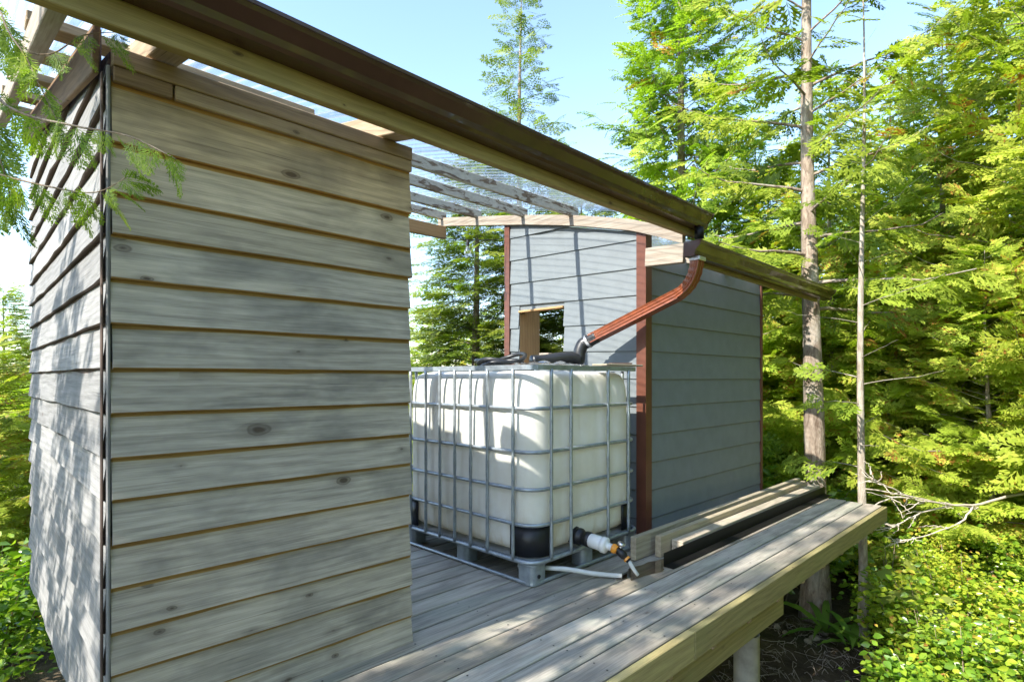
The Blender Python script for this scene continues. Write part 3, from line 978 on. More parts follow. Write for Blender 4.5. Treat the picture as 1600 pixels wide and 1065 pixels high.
# outlet valve low on the short side, with white adaptor, orange coupling and tap
vx, vz = .385, .205
va = lathe('valve', tank, T(vx, .035, vz), T(vx, -.12, vz - .008), [(.052, 0), (.052, .02), (.045, .022), (.045, .04), (.050, .045), (.050, .06), (.040, .065), (.040, .10), (.044, .104), (.044, .13), (.036, .135)], M_blackpl, 18)
lathe('adaptor', va, T(vx, -.093, vz - .007), T(vx + .012, -.3, vz - .03), [(.036, 0), (.040, .006), (.040, .075), (.037, .078), (.045, .082), (.045, .105), (.034, .112), (.020, .114), (.020, .15)], M_whitepl, 16)
lathe('coupling', va, T(vx + .0085, -.238, vz - .0235), T(vx + .025, -.33, vz - .045), [(.024, 0), (.027, .004), (.027, .018), (.022, .022), (.022, .032)], M_brass, 14)
tp = lathe('tap', va, T(vx + .014, -.268, vz - .029), T(vx + .032, -.36, vz - .095), [(.015, 0), (.022, .008), (.022, .05), (.016, .054), (.016, .085)], M_blackpl, 12)
lathe('tap_handle', tp, T(vx + .018, -.285, vz - .012), T(vx + .018, -.300, vz + .03), [(.008, 0), (.008, .012), (.021, .014), (.021, .026), (.008, .028)], M_chrome, 12)
lathe('tap_nut', tp, T(vx + .023, -.318, vz - .066), T(vx + .03, -.36, vz - .10), [(.020, 0), (.020, .012)], M_brass, 8, smooth=False)
tube('clear_tube', va, [T(vx + .027, -.332, vz - .080), T(vx + .032, -.346, vz - .102), T(vx + .040, -.360, vz - .128), T(vx + .052, -.374, vz - .152)], .0105, M_hose, 10, scales=[1, 1, .95, .9])
# thin boards lying on the rim
bd = board('scrap_board', None, T(.63, .02, 1.203), T(1.06, .03, 1.203), .11, .012, M_plank)
tag(bd, 'thin grey scrap board lying across the water tank rim by the downspout', 'board')
bd2 = board('wood_scrap', None, T(.86, .10, 1.216), T(.985, .02, 1.216), .05, .010, M_endgrain)
tag(bd2, 'small dark scrap of wood lying on the scrap board on the tank', 'wood scrap')

# black hose running from the downspout, and its loops on the tank
hz = []
P = [dp3 - (dp3 - el[-1]).normalized() * .05, dp3 + Vector((-.008, .03, -.018)), Vector((3.240, 2.560, 1.365)), Vector((3.222, 2.575, 1.31)), Vector((3.215, 2.575, 1.26)), Vector((3.20, 2.58, 1.235))]
def catmull(P, n=6):
    out = []
    Q = [P[0]] + list(P) + [P[-1]]
    for i in range(1, len(Q) - 2):
        for k in range(n):
            t_ = k / n
            a, b, c, d = Q[i - 1], Q[i], Q[i + 1], Q[i + 2]
            out.append(.5 * ((2 * b) + (c - a) * t_ + (2 * a - 5 * b + 4 * c - d) * t_ ** 2 + (3 * b - a - 3 * c + d) * t_ ** 3))
    out.append(P[-1])
    return out
hose = thing('drain_hose', 'fat black drain hose from the downspout end lying over the water tank', 'hose', (3.2, 2.55, 1.21))
tube('elbow', hose, catmull(P), .046, M_blackhose, 14, scales=None)
lathe('clamp', hose, dp3 + Vector((-.004, .015, -.009)), dp3 + Vector((-.012, .05, -.03)), [(.049, 0), (.051, .003), (.051, .016), (.049, .019)], M_chrome, 16)
P2 = [Vector((3.205, 2.57, 1.255)), Vector((3.14, 2.60, 1.268)), Vector((3.06, 2.64, 1.262)), Vector((2.96, 2.69, 1.245)), Vector((2.87, 2.72, 1.24))]
tube('outlet_pipe', hose, catmull(P2), .042, M_blackhose, 14)
coil = thing('hose_coil', 'loose coil of thin black hose heaped on top of the water tank', 'hose', (2.75, 3.0, 1.19))
for j in range(3):
    cx, cy, rr = 2.86 + .03 * j, 3.03 + .03 * j, .155 + .02 * j
    pts = []
    for i in range(26):
        a = 2 * PI * i / 26
        pts.append(Vector((cx + rr * math.cos(a), cy + rr * .9 * math.sin(a), 1.215 + .022 * j + .02 * math.sin(a * 2 + j) + (.03 if j == 2 else 0) * math.cos(a))))
    tube('loop', coil, pts, .016, M_blackhose, 8, closed=True)
def film():
    n = 22
    v, f = [], []
    for i in range(n):
        for j in range(n):
            x, y_ = i / (n - 1), j / (n - 1)
            z = .012 + .035 * abs(math.sin(5 * x + 2.2 * y_)) * math.sin(PI * x) * math.sin(PI * y_) + .012 * math.sin(17 * x + 5 * math.sin(6 * y_)) * math.sin(PI * x)
            v.append((2.60 + .55 * x + .05 * math.sin(7 * y_), 2.42 + .36 * y_ + .04 * math.sin(6 * x), 1.192 + max(.003, z)))
    for i in range(n - 1):
        for j in range(n - 1):
            a = i * n + j
            f.append((a, a + n, a + n + 1, a + 1))
    o = mesh_obj('plastic_film', v, f, M_film, None, None, True)
    tag(o, 'crumpled clear plastic film spread on top of the water tank', 'plastic film')
film()
blk = board('lumber_block', None, (3.28, 2.98, 1.275), (3.72, 3.10, 1.275), .085, .085, M_pale)
tag(blk, 'squared pale timber offcut poking out through the shed opening', 'timber')

# white hose end on the deck
hs = tube('white_hose', None, catmull([T(.10, .20, .05), T(.16, .05, .06), T(.24, -.05, .055), T(.33, -.13, .032), T(.41, -.20, .018), T(.455, -.26, .016)]), .0135, M_hose, 10)
tag(hs, 'short end of white hose lying on the deck below the tank valve', 'hose')

# wet patch on the boards
def puddle():
    pts = []
    n = 40
    c = Vector((2.915, 1.80, 0))
    for i in range(n):
        a = 2 * PI * i / n
        r_ = .115 + .02 * math.sin(3 * a + 1) + .012 * math.sin(7 * a)
        x, y_ = r_ * 1.55 * math.cos(a), r_ * .62 * math.sin(a)
        if math.cos(a) < -.75: x *= 1.75
        pts.append((x, y_, 0))
    v = pts + [(0, 0, .0006)]
    o = mesh_obj('puddle', v, [(i, (i + 1) % n, n) for i in range(n)], M_puddle, None, Matrix.Translation((2.915, 1.80, .0042)), True)
    tag(o, 'dark wet patch of water on the deck boards below the tap', 'puddle')
puddle()

# spare timber along the wall
p1 = board('plank', None, (2.955, 1.945, .074), (5.86, 1.965, .074), .040, .142, M_plank)
tag(p1, 'long plank set on edge, closest to the grey shed wall', 'plank')
p2 = board('plank', None, (3.12, 1.872, .068), (5.80, 1.895, .068), .040, .130, M_plank, color=(1.08, 1.05, 1.0, 1))
tag(p2, 'long plank set on edge between two others, shorter and paler at its end', 'plank')
p3 = board('plank', None, (3.24, 1.806, .049), (5.88, 1.815, .049), .080, .090, M_deck, color=(1.15, 1.1, 1.02, 1))
tag(p3, 'pale squared timber lying behind the black flashing strip', 'plank')
def angle():
    pr = [(0, 0), (.066, 0), (.066, .003), (.003, .003), (.003, .078), (0, .078)]
    L = 2.95
    v = [(x, -a, b) for x in (0, L) for (a, b) in pr]
    f = [tuple(range(6)), tuple(range(11, 5, -1))] + [(k, 6 + k, 6 + (k + 1) % 6, (k + 1) % 6) for k in range(6)]
    o = mesh_obj('flashing_strip', v, f, M_blackmetal, None, Matrix.Translation((2.985, 1.752, .005)))
    tag(o, 'long black L-shaped flashing strip standing on the deck beside the planks', 'flashing')
angle()

# ------------------------------------------------------------------ vegetation
def quad_strip(segs):
    """segs: list of (base, tip, width) diamonds in the local xy plane, z given"""
    v, q = [], []
    for (b, t_, w) in segs:
        b, t_ = np.array(b, float), np.array(t_, float)
        d = t_ - b
        L = np.linalg.norm(d) + 1e-9
        nrm = np.array([-d[1], d[0], 0]) / L
        m = b + d * .45
        i = len(v)
        v += [b, m + nrm * w, t_, m - nrm * w]
        q.append((i, i + 1, i + 2, i + 3))
    return np.array(v), np.array(q)

def cedar_spray(n=7, sub=2, seed=0, width=.042, droop=.22):
    r = np.random.default_rng(seed)
    segs = []
    def zz(x, y_): return -droop * x * x - .25 * y_ * y_
    for k in range(4):
        segs.append(((k * .25, 0, zz(k * .25, 0)), ((k + 1.15) * .25, 0, zz((k + 1.15) * .25, 0)), .016))
    for k in range(n):
        t_ = (k + .5) / n
        for s in (-1, 1):
            tt = min(.98, t_ + s * .25 / n)
            L = (.50 * (1 - tt) ** .75 + .10) * r.uniform(.75, 1.15)
            a = s * r.uniform(.65, .95)
            bx = tt
            ex, ey = bx + L * math.cos(a), L * math.sin(a)
            segs.append(((bx, 0, zz(bx, 0)), (ex, ey, zz(ex, ey) + r.uniform(-.03, .03)), width))
            for j in range(sub):
                u = (j + .8) / (sub + .6)
                mx, my = bx + (ex - bx) * u, ey * u
                for s2 in (-1, 1):
                    a2 = a + s2 * r.uniform(.5, .8)
                    l2 = L * .42 * (1.15 - u)
                    fx, fy = mx + l2 * math.cos(a2), my + l2 * math.sin(a2)
                    segs.append(((mx, my, zz(mx, my)), (fx, fy, zz(fx, fy) + r.uniform(-.03, .02)), width * .8))
    return quad_strip(segs)

def hemlock_spray(n=9, seed=0):
    r = np.random.default_rng(seed)
    segs = []
    def zz(x, y_): return -.16 * x * x - .22 * abs(y_) ** 1.5
    for k in range(3):
        segs.append(((k / 3, 0, zz(k / 3, 0)), ((k + 1.1) / 3, 0, zz((k + 1.1) / 3, 0)), .014))
    for k in range(n):
        t_ = (k + .4) / n
        for s in (-1, 1):
            L = (.42 * (1 - t_) ** .8 + .08) * r.uniform(.7, 1.2)
            a = s * r.uniform(.75, 1.1)
            ex, ey = t_ + L * math.cos(a), L * math.sin(a)
            m = 3
            for j in range(m):
                u0, u1 = j / m, (j + 1.2) / m
                x0, y0, x1, y1 = t_ + (ex - t_) * u0, ey * u0, t_ + (ex - t_) * u1, ey * u1
                for s2 in (-1, 1):
                    a2 = a + s2 * .9
                    l2 = .085 * r.uniform(.8, 1.3)
                    fx, fy = x0 + l2 * math.cos(a2) + .02, y0 + l2 * math.sin(a2)
                    segs.append(((x0, y0, zz(x0, y0)), (fx, fy, zz(fx, fy)), .027))
            segs.append(((t_, 0, zz(t_, 0)), (ex, ey, zz(ex, ey)), .016))
    return quad_strip(segs)

SPR_CEDAR = [cedar_spray(7, 2, s, .046) for s in range(4)]
SPR_FAR = [cedar_spray(6, 1, 10 + s, .075) for s in range(3)]
SPR_NEAR = [cedar_spray(11, 4, 20 + s, .020, .3) for s in range(3)]
SPR_HEM = [hemlock_spray(6, 30 + s) for s in range(3)]

def scatter(sprays, pos, X, Y, Z, size, tint, rng, tint_jit=.10):
    """lay copies of leaf clumps: arrays (n,3) of position and axes"""
    V, Q, A = [], [], []
    off = 0
    ch = rng.integers(0, len(sprays), len(pos))
    for c in range(len(sprays)):
        v, q = sprays[c]
        idx = np.where(ch == c)[0]
        if not len(idx): continue
        P = pos[idx][:, None, :] + size[idx][:, None, None] * (v[None, :, 0:1] * X[idx][:, None, :] + v[None, :, 1:2] * Y[idx][:, None, :] + v[None, :, 2:3] * Z[idx][:, None, :])
        V.append(P.reshape(-1, 3))
        qq = q[None] + (np.arange(len(idx)) * len(v))[:, None, None] + off
        Q.append(qq.reshape(-1, 4))
        off += len(idx) * len(v)
        A.append((np.repeat(tint[idx], len(q)) + rng.normal(0, tint_jit, len(idx) * len(q))))
    return np.concatenate(V), np.concatenate(Q), np.clip(np.concatenate(A), 0, 1)

def norm(a): return a / (np.linalg.norm(a, axis=-1, keepdims=True) + 1e-9)

def tree_data(rng, H, rad, z_lo, n_br, sprays, spray_size, per_m, droop=.35, tip_up=.0, r0=.09, lean=(0, 0), taper_pow=.9, skirt=1.0, wob=.03, bare=0.0, upsw=.15, hang=.45, tint_mu=.5, base_up=0.0):
    """trunk + limbs as swept tubes (verts, faces) and foliage arrays. base at origin"""
    tv, tf = [], []
    ph = rng.uniform(0, 6.28, 4)
    def axis(z):
        u = z / H
        return np.array([lean[0] * u + wob * math.sin(3.1 * u + ph[0]) + wob * .5 * math.sin(8 * u + ph[1]), lean[1] * u + wob * math.sin(2.7 * u + ph[2]) + wob * .5 * math.sin(7 * u + ph[3]), z])
    zs = np.linspace(-.25, H, 22)
    path = [Vector(axis(z)) for z in zs]
    scs = [max(.05, (1 - max(z, 0) / H) ** .85) * (1 + .5 * math.exp(-max(z, 0) * 4)) * (1 + rng.uniform(-.05, .05)) for z in zs]
    v, f = sweep_data(path, circle(r0, 9), False, scs, up=(1, 0, 0))
    tv += [tuple(x) for x in v]; tf += f
    pos, dirs, sz, tn, side = [], [], [], [], []
    ga = rng.uniform(0, 6.28)
    for b in range(n_br):
        u = (b + rng.uniform(0, .8)) / n_br
        z = z_lo + (H * .99 - z_lo) * u ** .85
        rel = (z - z_lo) / (H - z_lo)
        L = rad * ((1 - rel) ** taper_pow * .92 + .08) * rng.uniform(.62, 1.12)
        if rel < .15: L *= skirt
        ga += 2.4 + rng.uniform(-.5, .5)
        o = axis(z)
        hd = np.array([math.cos(ga), math.sin(ga), 0])
        n = 7
        pts = []
        up0 = upsw * rng.uniform(.3, 1.5) + rel * .5
        for k in range(n + 1):
            t_ = k / n
            pts.append(o + hd * L * t_ + np.array([0, 0, L * (up0 * t_ - droop * t_ ** 2 * (1.2 - rel) + tip_up * t_ ** 4)]) + rng.normal(0, .012 * L, 3) * t_)
        rb = max(.004, r0 * .20 * (1 - rel * .75)) * min(1, L)
        v, f = sweep_data([Vector(p) for p in pts], circle(rb, 4), False, [max(.18, 1 - .85 * k / n) for k in range(n + 1)], up=(0, 0, 1), caps=False)
        base = len(tv)
        tv += [tuple(x) for x in v]; tf += [tuple(base + q for q in ff) for ff in f]
        if rng.random() < bare: continue
        ns = max(3, int(per_m * L))
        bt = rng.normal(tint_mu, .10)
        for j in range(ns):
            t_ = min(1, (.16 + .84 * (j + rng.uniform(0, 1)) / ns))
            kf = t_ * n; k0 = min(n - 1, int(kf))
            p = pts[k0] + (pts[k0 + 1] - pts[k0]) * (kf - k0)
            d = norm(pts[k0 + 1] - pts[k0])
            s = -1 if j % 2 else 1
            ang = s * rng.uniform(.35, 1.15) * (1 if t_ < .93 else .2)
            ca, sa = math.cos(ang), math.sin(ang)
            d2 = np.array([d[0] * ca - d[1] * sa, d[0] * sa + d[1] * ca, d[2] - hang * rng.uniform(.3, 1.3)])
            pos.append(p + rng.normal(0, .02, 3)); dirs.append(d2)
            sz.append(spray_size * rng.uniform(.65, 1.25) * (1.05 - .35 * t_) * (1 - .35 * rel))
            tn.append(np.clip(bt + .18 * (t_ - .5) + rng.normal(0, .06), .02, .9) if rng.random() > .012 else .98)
    pos = np.array(pos); X = norm(np.array(dirs))
    upv = np.tile(np.array([-.55, -.12, .8]), (len(pos), 1)) + rng.normal(0, .36, (len(pos), 3))   # foliage turns to the light
    Y = norm(np.cross(upv, X)); Z = np.cross(X, Y)
    V, Q, A = scatter(sprays, pos, X, Y, Z, np.array(sz), np.array(tn), rng)
    return (tv, tf), (V, Q, A)

PROTO = {}
def proto(key, leaf, bark, **kw):
    rng = np.random.default_rng(abs(hash(key)) % 1000 if False else sum(ord(c) for c in key))
    (tv, tf), (V, Q, A) = tree_data(rng, **kw)
    me_t = bpy.data.meshes.new('trunk')
    me_t.from_pydata(tv, [], tf); me_t.materials.append(bark)
    me_t.polygons.foreach_set('use_smooth', [True] * len(me_t.polygons))
    o = big_mesh('crown', V, Q, leaf, attrs=A)
    me_c = o.data
    bpy.data.objects.remove(o)
    PROTO[key] = (me_t, me_c)

def plant_tree(key, name, label, loc, rz=0.0, s=1.0, sz=None, group=None, cat='tree', tilt=0.0):
    rz = (rz * 1.7) % 1.4 - .7
    x, y_, z = loc
    root = thing(name, label, cat, (x, y_, z), group)
    M = Matrix.Translation((x, y_, z)) @ Matrix.Rotation(rz, 4, 'Z') @ Matrix.Rotation(tilt, 4, 'X') @ Matrix.Diagonal((s, s, sz or s, 1))
    for nm, me in zip(('trunk', 'crown'), PROTO[key]):
        o = bpy.data.objects.new(nm, me); COL.objects.link(o); place(o, M, root)
    return root

def gpt(px, d, dz=0.0):
    p = at(px, d); return (p.x, p.y, float(gz(p.x, p.y)) + dz)

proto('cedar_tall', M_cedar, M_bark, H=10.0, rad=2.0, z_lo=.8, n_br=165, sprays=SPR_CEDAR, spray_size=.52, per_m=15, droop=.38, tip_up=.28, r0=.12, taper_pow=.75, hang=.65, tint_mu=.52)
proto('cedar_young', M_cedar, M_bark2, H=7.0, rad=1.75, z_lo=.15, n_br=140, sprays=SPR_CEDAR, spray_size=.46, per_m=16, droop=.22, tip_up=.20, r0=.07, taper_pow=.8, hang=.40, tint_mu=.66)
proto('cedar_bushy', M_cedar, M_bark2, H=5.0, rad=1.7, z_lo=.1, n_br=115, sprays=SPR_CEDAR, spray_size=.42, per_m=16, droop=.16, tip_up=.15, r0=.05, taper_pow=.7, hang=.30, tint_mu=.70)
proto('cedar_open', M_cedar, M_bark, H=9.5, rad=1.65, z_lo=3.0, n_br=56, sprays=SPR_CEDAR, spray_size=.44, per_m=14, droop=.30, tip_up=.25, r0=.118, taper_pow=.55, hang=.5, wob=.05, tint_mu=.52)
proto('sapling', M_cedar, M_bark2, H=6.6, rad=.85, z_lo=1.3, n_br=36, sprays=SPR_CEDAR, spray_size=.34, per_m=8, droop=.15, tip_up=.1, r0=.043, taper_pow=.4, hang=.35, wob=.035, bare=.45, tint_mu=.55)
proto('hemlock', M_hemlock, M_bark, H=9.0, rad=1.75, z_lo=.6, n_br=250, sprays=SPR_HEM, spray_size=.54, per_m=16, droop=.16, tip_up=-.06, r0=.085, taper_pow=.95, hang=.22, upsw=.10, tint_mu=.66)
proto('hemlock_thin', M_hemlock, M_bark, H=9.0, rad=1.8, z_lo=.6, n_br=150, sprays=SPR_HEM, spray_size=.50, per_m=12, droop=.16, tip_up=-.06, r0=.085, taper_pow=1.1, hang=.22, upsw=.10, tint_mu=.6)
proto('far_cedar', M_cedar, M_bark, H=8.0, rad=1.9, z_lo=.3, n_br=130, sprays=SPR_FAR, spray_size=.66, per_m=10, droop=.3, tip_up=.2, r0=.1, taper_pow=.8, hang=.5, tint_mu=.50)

GT = 'cedars crowding behind the deck'
plant_tree('cedar_tall', 'cedar_tree', 'tall drooping cedar rising behind the grey shed roof', gpt(1065, 9.6), 1.1, 1.25, 1.05)
plant_tree('cedar_open', 'cedar_tree', 'thick bare-trunked cedar beside the lower gutter end', (6.30, 2.02, -1.30), .6, 1.0)
plant_tree('sapling', 'young_tree', 'slender pale-trunked sapling just past the deck corner', (6.03, 1.48, -1.32), 2.0, 1.0)
plant_tree('hemlock_thin', 'hemlock_tree', 'feathery hemlock standing behind the gap between the two sheds', gpt(815, 8.2), .3, 1.0, .96)
for i, (key, px_, d, rz, s, sz, lab) in enumerate((
    ('cedar_young', 1478, 7.2, .2, 1.0, 1.0, 'yellow-green young cedar behind the dead branch, below the sky gap'),
    ('cedar_young', 1615, 6.2, 2.2, 1.15, 1.30, 'bright yellow-green cedar closest past the deck, tallest of the near ones'),
    ('cedar_bushy', 1400, 7.4, 4.0, 1.0, .95, 'low bushy cedar right behind the slender sapling'),
    ('cedar_bushy', 1250, 8.2, 1.7, 1.0, .95, 'low bushy cedar in shade behind the grey shed end'),
    ('far_cedar', 1390, 10.5, 3.3, 1.0, 1.0, 'cedar standing deep behind the slender sapling'),
    ('far_cedar', 1200, 11.5, .9, .9, .85, 'shorter cedar between the tall drooping cedar and the bare trunk'),
    ('far_cedar', 1560, 10.8, 5.1, 1.15, 1.35, 'tall cedar deep behind the bright yellow-green ones'),
    ('cedar_tall', 1700, 8.2, 2.9, 1.05, 1.05, 'tall cedar whose branches hang in past the dead branch'),
    ('far_cedar', 1300, 13.5, 4.4, 1.0, .9, 'distant cedar seen between the bare trunk and the sapling'),
    ('far_cedar', 1100, 13.0, 2.4, .95, .8, 'distant cedar low behind the grey shed roof'),
    ('far_cedar', 1480, 13.0, 1.4, 1.1, 1.0, 'distant cedar filling the gap behind the young cedars'),
    ('cedar_young', 1185, 9.3, 3.6, 1.15, .92, 'young cedar close behind the grey shed, left of the bare trunk'),
    ('cedar_young', 1300, 7.9, 4.6, 1.0, .95, 'young cedar right behind the bare trunk'),
    ('cedar_bushy', 1545, 6.0, 5.5, .85, .75, 'low bushy cedar above the salal shrubs'),
)):
    plant_tree(key, 'cedar_tree', lab, gpt(px_, d), rz, s, sz, GT)
for i, (key, px_, d, rz, s, sz, lab) in enumerate((
    ('hemlock', 742, 7.0, 2.0, 1.02, .62, 'dense hemlock filling the gap between the tank and the roof beam'),
    ('cedar_bushy', 690, 10.5, .4, 1.0, .80, 'low cedar seen over the tank below the hemlock'),
    ('hemlock', 905, 7.4, 2.6, .95, .60, 'dense hemlock behind the square opening of the grey shed'),
    ('far_cedar', 750, 13.0, 3.0, .8, .55, 'far low cedar behind the hemlock foot'),
    ('sapling', 672, 9.0, 1.0, .9, .66, 'thin scrawny sapling against the sky beside the cedar shed edge'),
    ('far_cedar', 610, 15.0, 2.0, .8, .5, 'far low cedar half hidden by the cedar shed edge'),
)):
    plant_tree(key, {'sapling': 'young_tree', 'hemlock': 'hemlock_tree'}.get(key, 'cedar_tree'), lab, gpt(px_, d), rz, s, sz, 'trees behind the tank')
for i, (key, px_, d, rz, s, sz, lab) in enumerate((
    ('cedar_bushy', -40, 6.2, .4, .95, .62, 'low cedar growing against the silvered silvered shed wall'),
    ('cedar_young', 8, 11.0, 2.8, .9, .66, 'young cedar against the sky beyond the silvered shed wall'),
    ('far_cedar', 60, 15.0, 1.8, .9, .5, 'far cedar low behind the silvered shed wall corner'),
    ('cedar_bushy', 25, 8.2, 5.0, 1.0, .60, 'broad low cedar between the silvered shed wall and the young cedar'),
)):
    plant_tree(key, 'cedar_tree', lab, gpt(px_, d), rz, s, sz, 'trees beyond the silvered shed wall')

# cedars on the sun side, to the left of the picture: they dapple the wall and deck
GS = 'cedars on the sunny side of the deck'
proto('dapple', M_cedar, M_bark2, H=5.6, rad=1.35, z_lo=.8, n_br=80, sprays=SPR_CEDAR, spray_size=.40, per_m=9, droop=.3, tip_up=.2, r0=.06, taper_pow=.6, hang=.7, tint_mu=.5)
plant_tree('dapple', 'cedar_tree', 'tall slim cedar on the sunny side, level with the deck front', (-4.3, 2.0, -1.2), 1.0, .62, 1.65, GS)
plant_tree('dapple', 'cedar_tree', 'slim cedar on the sunny side, level with the silvered shed wall front', (-2.7, 3.1, -1.3), 4.0, 1.0, .95, GS)
plant_tree('dapple', 'cedar_tree', 'slim cedar on the sunny side, level with the silvered shed wall rear', (-3.1, 4.7, -1.3), 1.0, 1.1, 1.0, GS)
# the forest goes on behind the camera
GB = 'cedars on the far side of the clearing'
for i, (x, y_, k_, rz, s_) in enumerate(((1.5, -6.5, 'cedar_tall', 0, 1.0), (4.6, -5.6, 'cedar_young', 1, 1.2), (7.6, -4.2, 'cedar_tall', 2, .95), (-1.8, -6.0, 'cedar_young', 3, 1.25),
                                         (10.5, -2.2, 'far_cedar', 4, 1.2), (3.0, -9.0, 'far_cedar', 5, 1.5), (-4.6, -5.0, 'cedar_tall', 5.5, .9), (6.2, -8.5, 'far_cedar', 2.5, 1.4), (10.8, -5.5, 'far_cedar', .5, 1.4), (5.2, -3.3, 'cedar_young', 2.2, 1.2), (8.6, -2.9, 'cedar_tall', 3.1, 1.0), (2.6, -4.2, 'cedar_bushy', .3, 1.3))):
    plant_tree(k_, 'cedar_tree', 'cedar in the forest edge facing the deck across the clearing', (x, y_, float(gz(x, y_))), rz, s_, s_, GB)

# near branch hanging into the picture at the upper left, on its own young cedar
def near_cedar():
    rng = np.random.default_rng(5)
    base = np.array([-1.75, 1.75, float(gz(-1.75, 1.75))])
    root = thing('cedar_tree', 'young cedar whose lacy branch tips hang in front of the silvered shed wall corner', 'tree', tuple(base))
    tv, tf = [], []
    zs = np.linspace(-.2, 4.7, 14)
    path = [Vector((base[0] + .05 * math.sin(z), base[1] + .04 * math.cos(1.3 * z), base[2] + z)) for z in zs]
    v, f = sweep_data(path, circle(.065, 9), False, [max(.1, 1 - z / 5.6) for z in zs], up=(1, 0, 0))
    tv += [tuple(x) for x in v]; tf += f
    pos, dirs, sz, tn, ups = [], [], [], [], []
    def branch(pts, r_, n_sp, size, tmu, spread=1.0):
        n = len(pts) - 1
        cv = catmull([Vector(p) for p in pts], 5)
        v, f = sweep_data(cv, circle(r_, 5), False, [max(.15, 1 - .88 * k / len(cv)) for k in range(len(cv))])
        b = len(tv); tv.extend(tuple(x) for x in v); tf.extend(tuple(b + q for q in ff) for ff in f)
        m = len(cv) - 1
        for j in range(n_sp):
            t_ = .30 + .70 * (j + rng.uniform(0, .9)) / n_sp
            k0 = min(m - 1, int(t_ * m))
            p = np.array(cv[k0].lerp(cv[k0 + 1], t_ * m - k0)); d = np.array((cv[k0 + 1] - cv[k0]).normalized())
            s = -1 if j % 2 else 1
            a = s * rng.uniform(.4, 1.2) * spread * (1 if t_ < .95 else .15)
            ca, sa = math.cos(a), math.sin(a)
            d2 = np.array([d[0] * ca - d[1] * sa, d[0] * sa + d[1] * ca, d[2] - rng.uniform(.35, 1.3)])
            pos.append(p); dirs.append(d2); sz.append(size * rng.uniform(.6, 1.2) * (1.1 - .4 * t_)); tn.append(np.clip(rng.normal(tmu, .1), .05, .9))
            ups.append(rng.normal(0, .5, 3) + np.array([0, 0, 1.0]))
    B = base
    def q(px_, y_, d):
        p = at(px_, d); return np.array([p.x, p.y, EYE + (590 - y_) / F_PX * d])
    t0 = np.array([B[0], B[1], 1.55])
    branch([t0, np.array([-.9, 1.75, 1.85]), q(-120, 60, 1.42), q(10, 165, 1.36), q(110, 195, 1.32), q(200, 212, 1.28), q(275, 248, 1.24)], .006, 20, .095, .46)
    branch([t0 + [0, 0, -.1], np.array([-.9, 1.7, 1.65]), q(-150, 230, 1.34), q(-10, 270, 1.30), q(80, 292, 1.28), q(150, 300, 1.27), q(200, 275, 1.26)], .005, 19, .095, .40)
    branch([t0 + [0, 0, .2], np.array([-.9, 1.85, 2.2]), q(-100, -60, 1.55), q(20, 60, 1.52), q(60, 130, 1.5), q(95, 200, 1.48)], .005, 18, .10, .44)
    branch([t0 + [0, 0, .3], np.array([-.8, 1.9, 2.1]), q(-60, 20, 1.62), q(60, 85, 1.6), q(130, 55, 1.58), q(190, 50, 1.56)], .005, 10, .10, .40)
    branch([t0 + [0, 0, .1], np.array([-.8, 1.75, 1.7]), q(-90, 150, 1.45), q(-10, 230, 1.42), q(20, 320, 1.40)], .005, 14, .125, .36)
    # the rest of the crown, out of the picture
    for k in range(46):
        z = rng.uniform(1.2, 4.6)
        L = 1.1 * (1 - (z - .5) / 7) * rng.uniform(.6, 1.1)
        a = rng.uniform(.5 * PI, 1.55 * PI) if z < 2.6 else rng.uniform(0, 2 * PI)
        o = np.array([B[0], B[1], z - 1.2 + .2])
        h = np.array([math.cos(a), math.sin(a), 0])
        if o[2] < 1.0 and False: continue
        branch([o, o + h * L * .4 + [0, 0, .05], o + h * L * .8, o + h * L + [0, 0, -.1 * L]], .007, max(4, int(7 * L)), .26, .5)
    me = mesh_obj('trunk', tv, tf, M_twig, root, None, True)
    pos = np.array(pos); X = norm(np.array(dirs)); U = np.array(ups)
    Y = norm(np.cross(U, X)); Z = np.cross(X, Y)
    V, Q, A = scatter(SPR_NEAR, pos, X, Y, Z, np.array(sz) * 1.25, np.array(tn), rng)
    big_mesh('crown', V, Q, M_cedar, root, None, A)
near_cedar()

# ---- broad-leaved shrubs
def leaf_shape(w=.30, fold=.10, curl=.12):
    v = np.array([(0, 0, 0), (.30, w, fold), (.62, w * .9, fold * .8 - curl * .3), (1, 0, -curl), (.62, -w * .9, fold * .8 - curl * .3), (.30, -w, fold), (.45, 0, -.01)])
    q = np.array([(0, 6, 2, 1), (6, 3, 3, 2), (0, 5, 4, 6), (6, 4, 3, 3)])
    # as pure quads (a tip quad repeats no vertex): split into two halves
    q = np.array([(0, 6, 2, 1), (0, 5, 4, 6)])
    t3 = [(6, 3, 2), (6, 4, 3)]
    v2 = np.concatenate([v, (v[3] * .5 + v[2] * .5)[None], (v[3] * .5 + v[4] * .5)[None]])
    q = np.array([(0, 6, 2, 1), (6, 3, 7, 2), (0, 5, 4, 6), (6, 4, 8, 3)])
    return v2, q
LEAF = [leaf_shape(.30, .08, .10), leaf_shape(.34, .12, .16), leaf_shape(.27, .05, .06)]

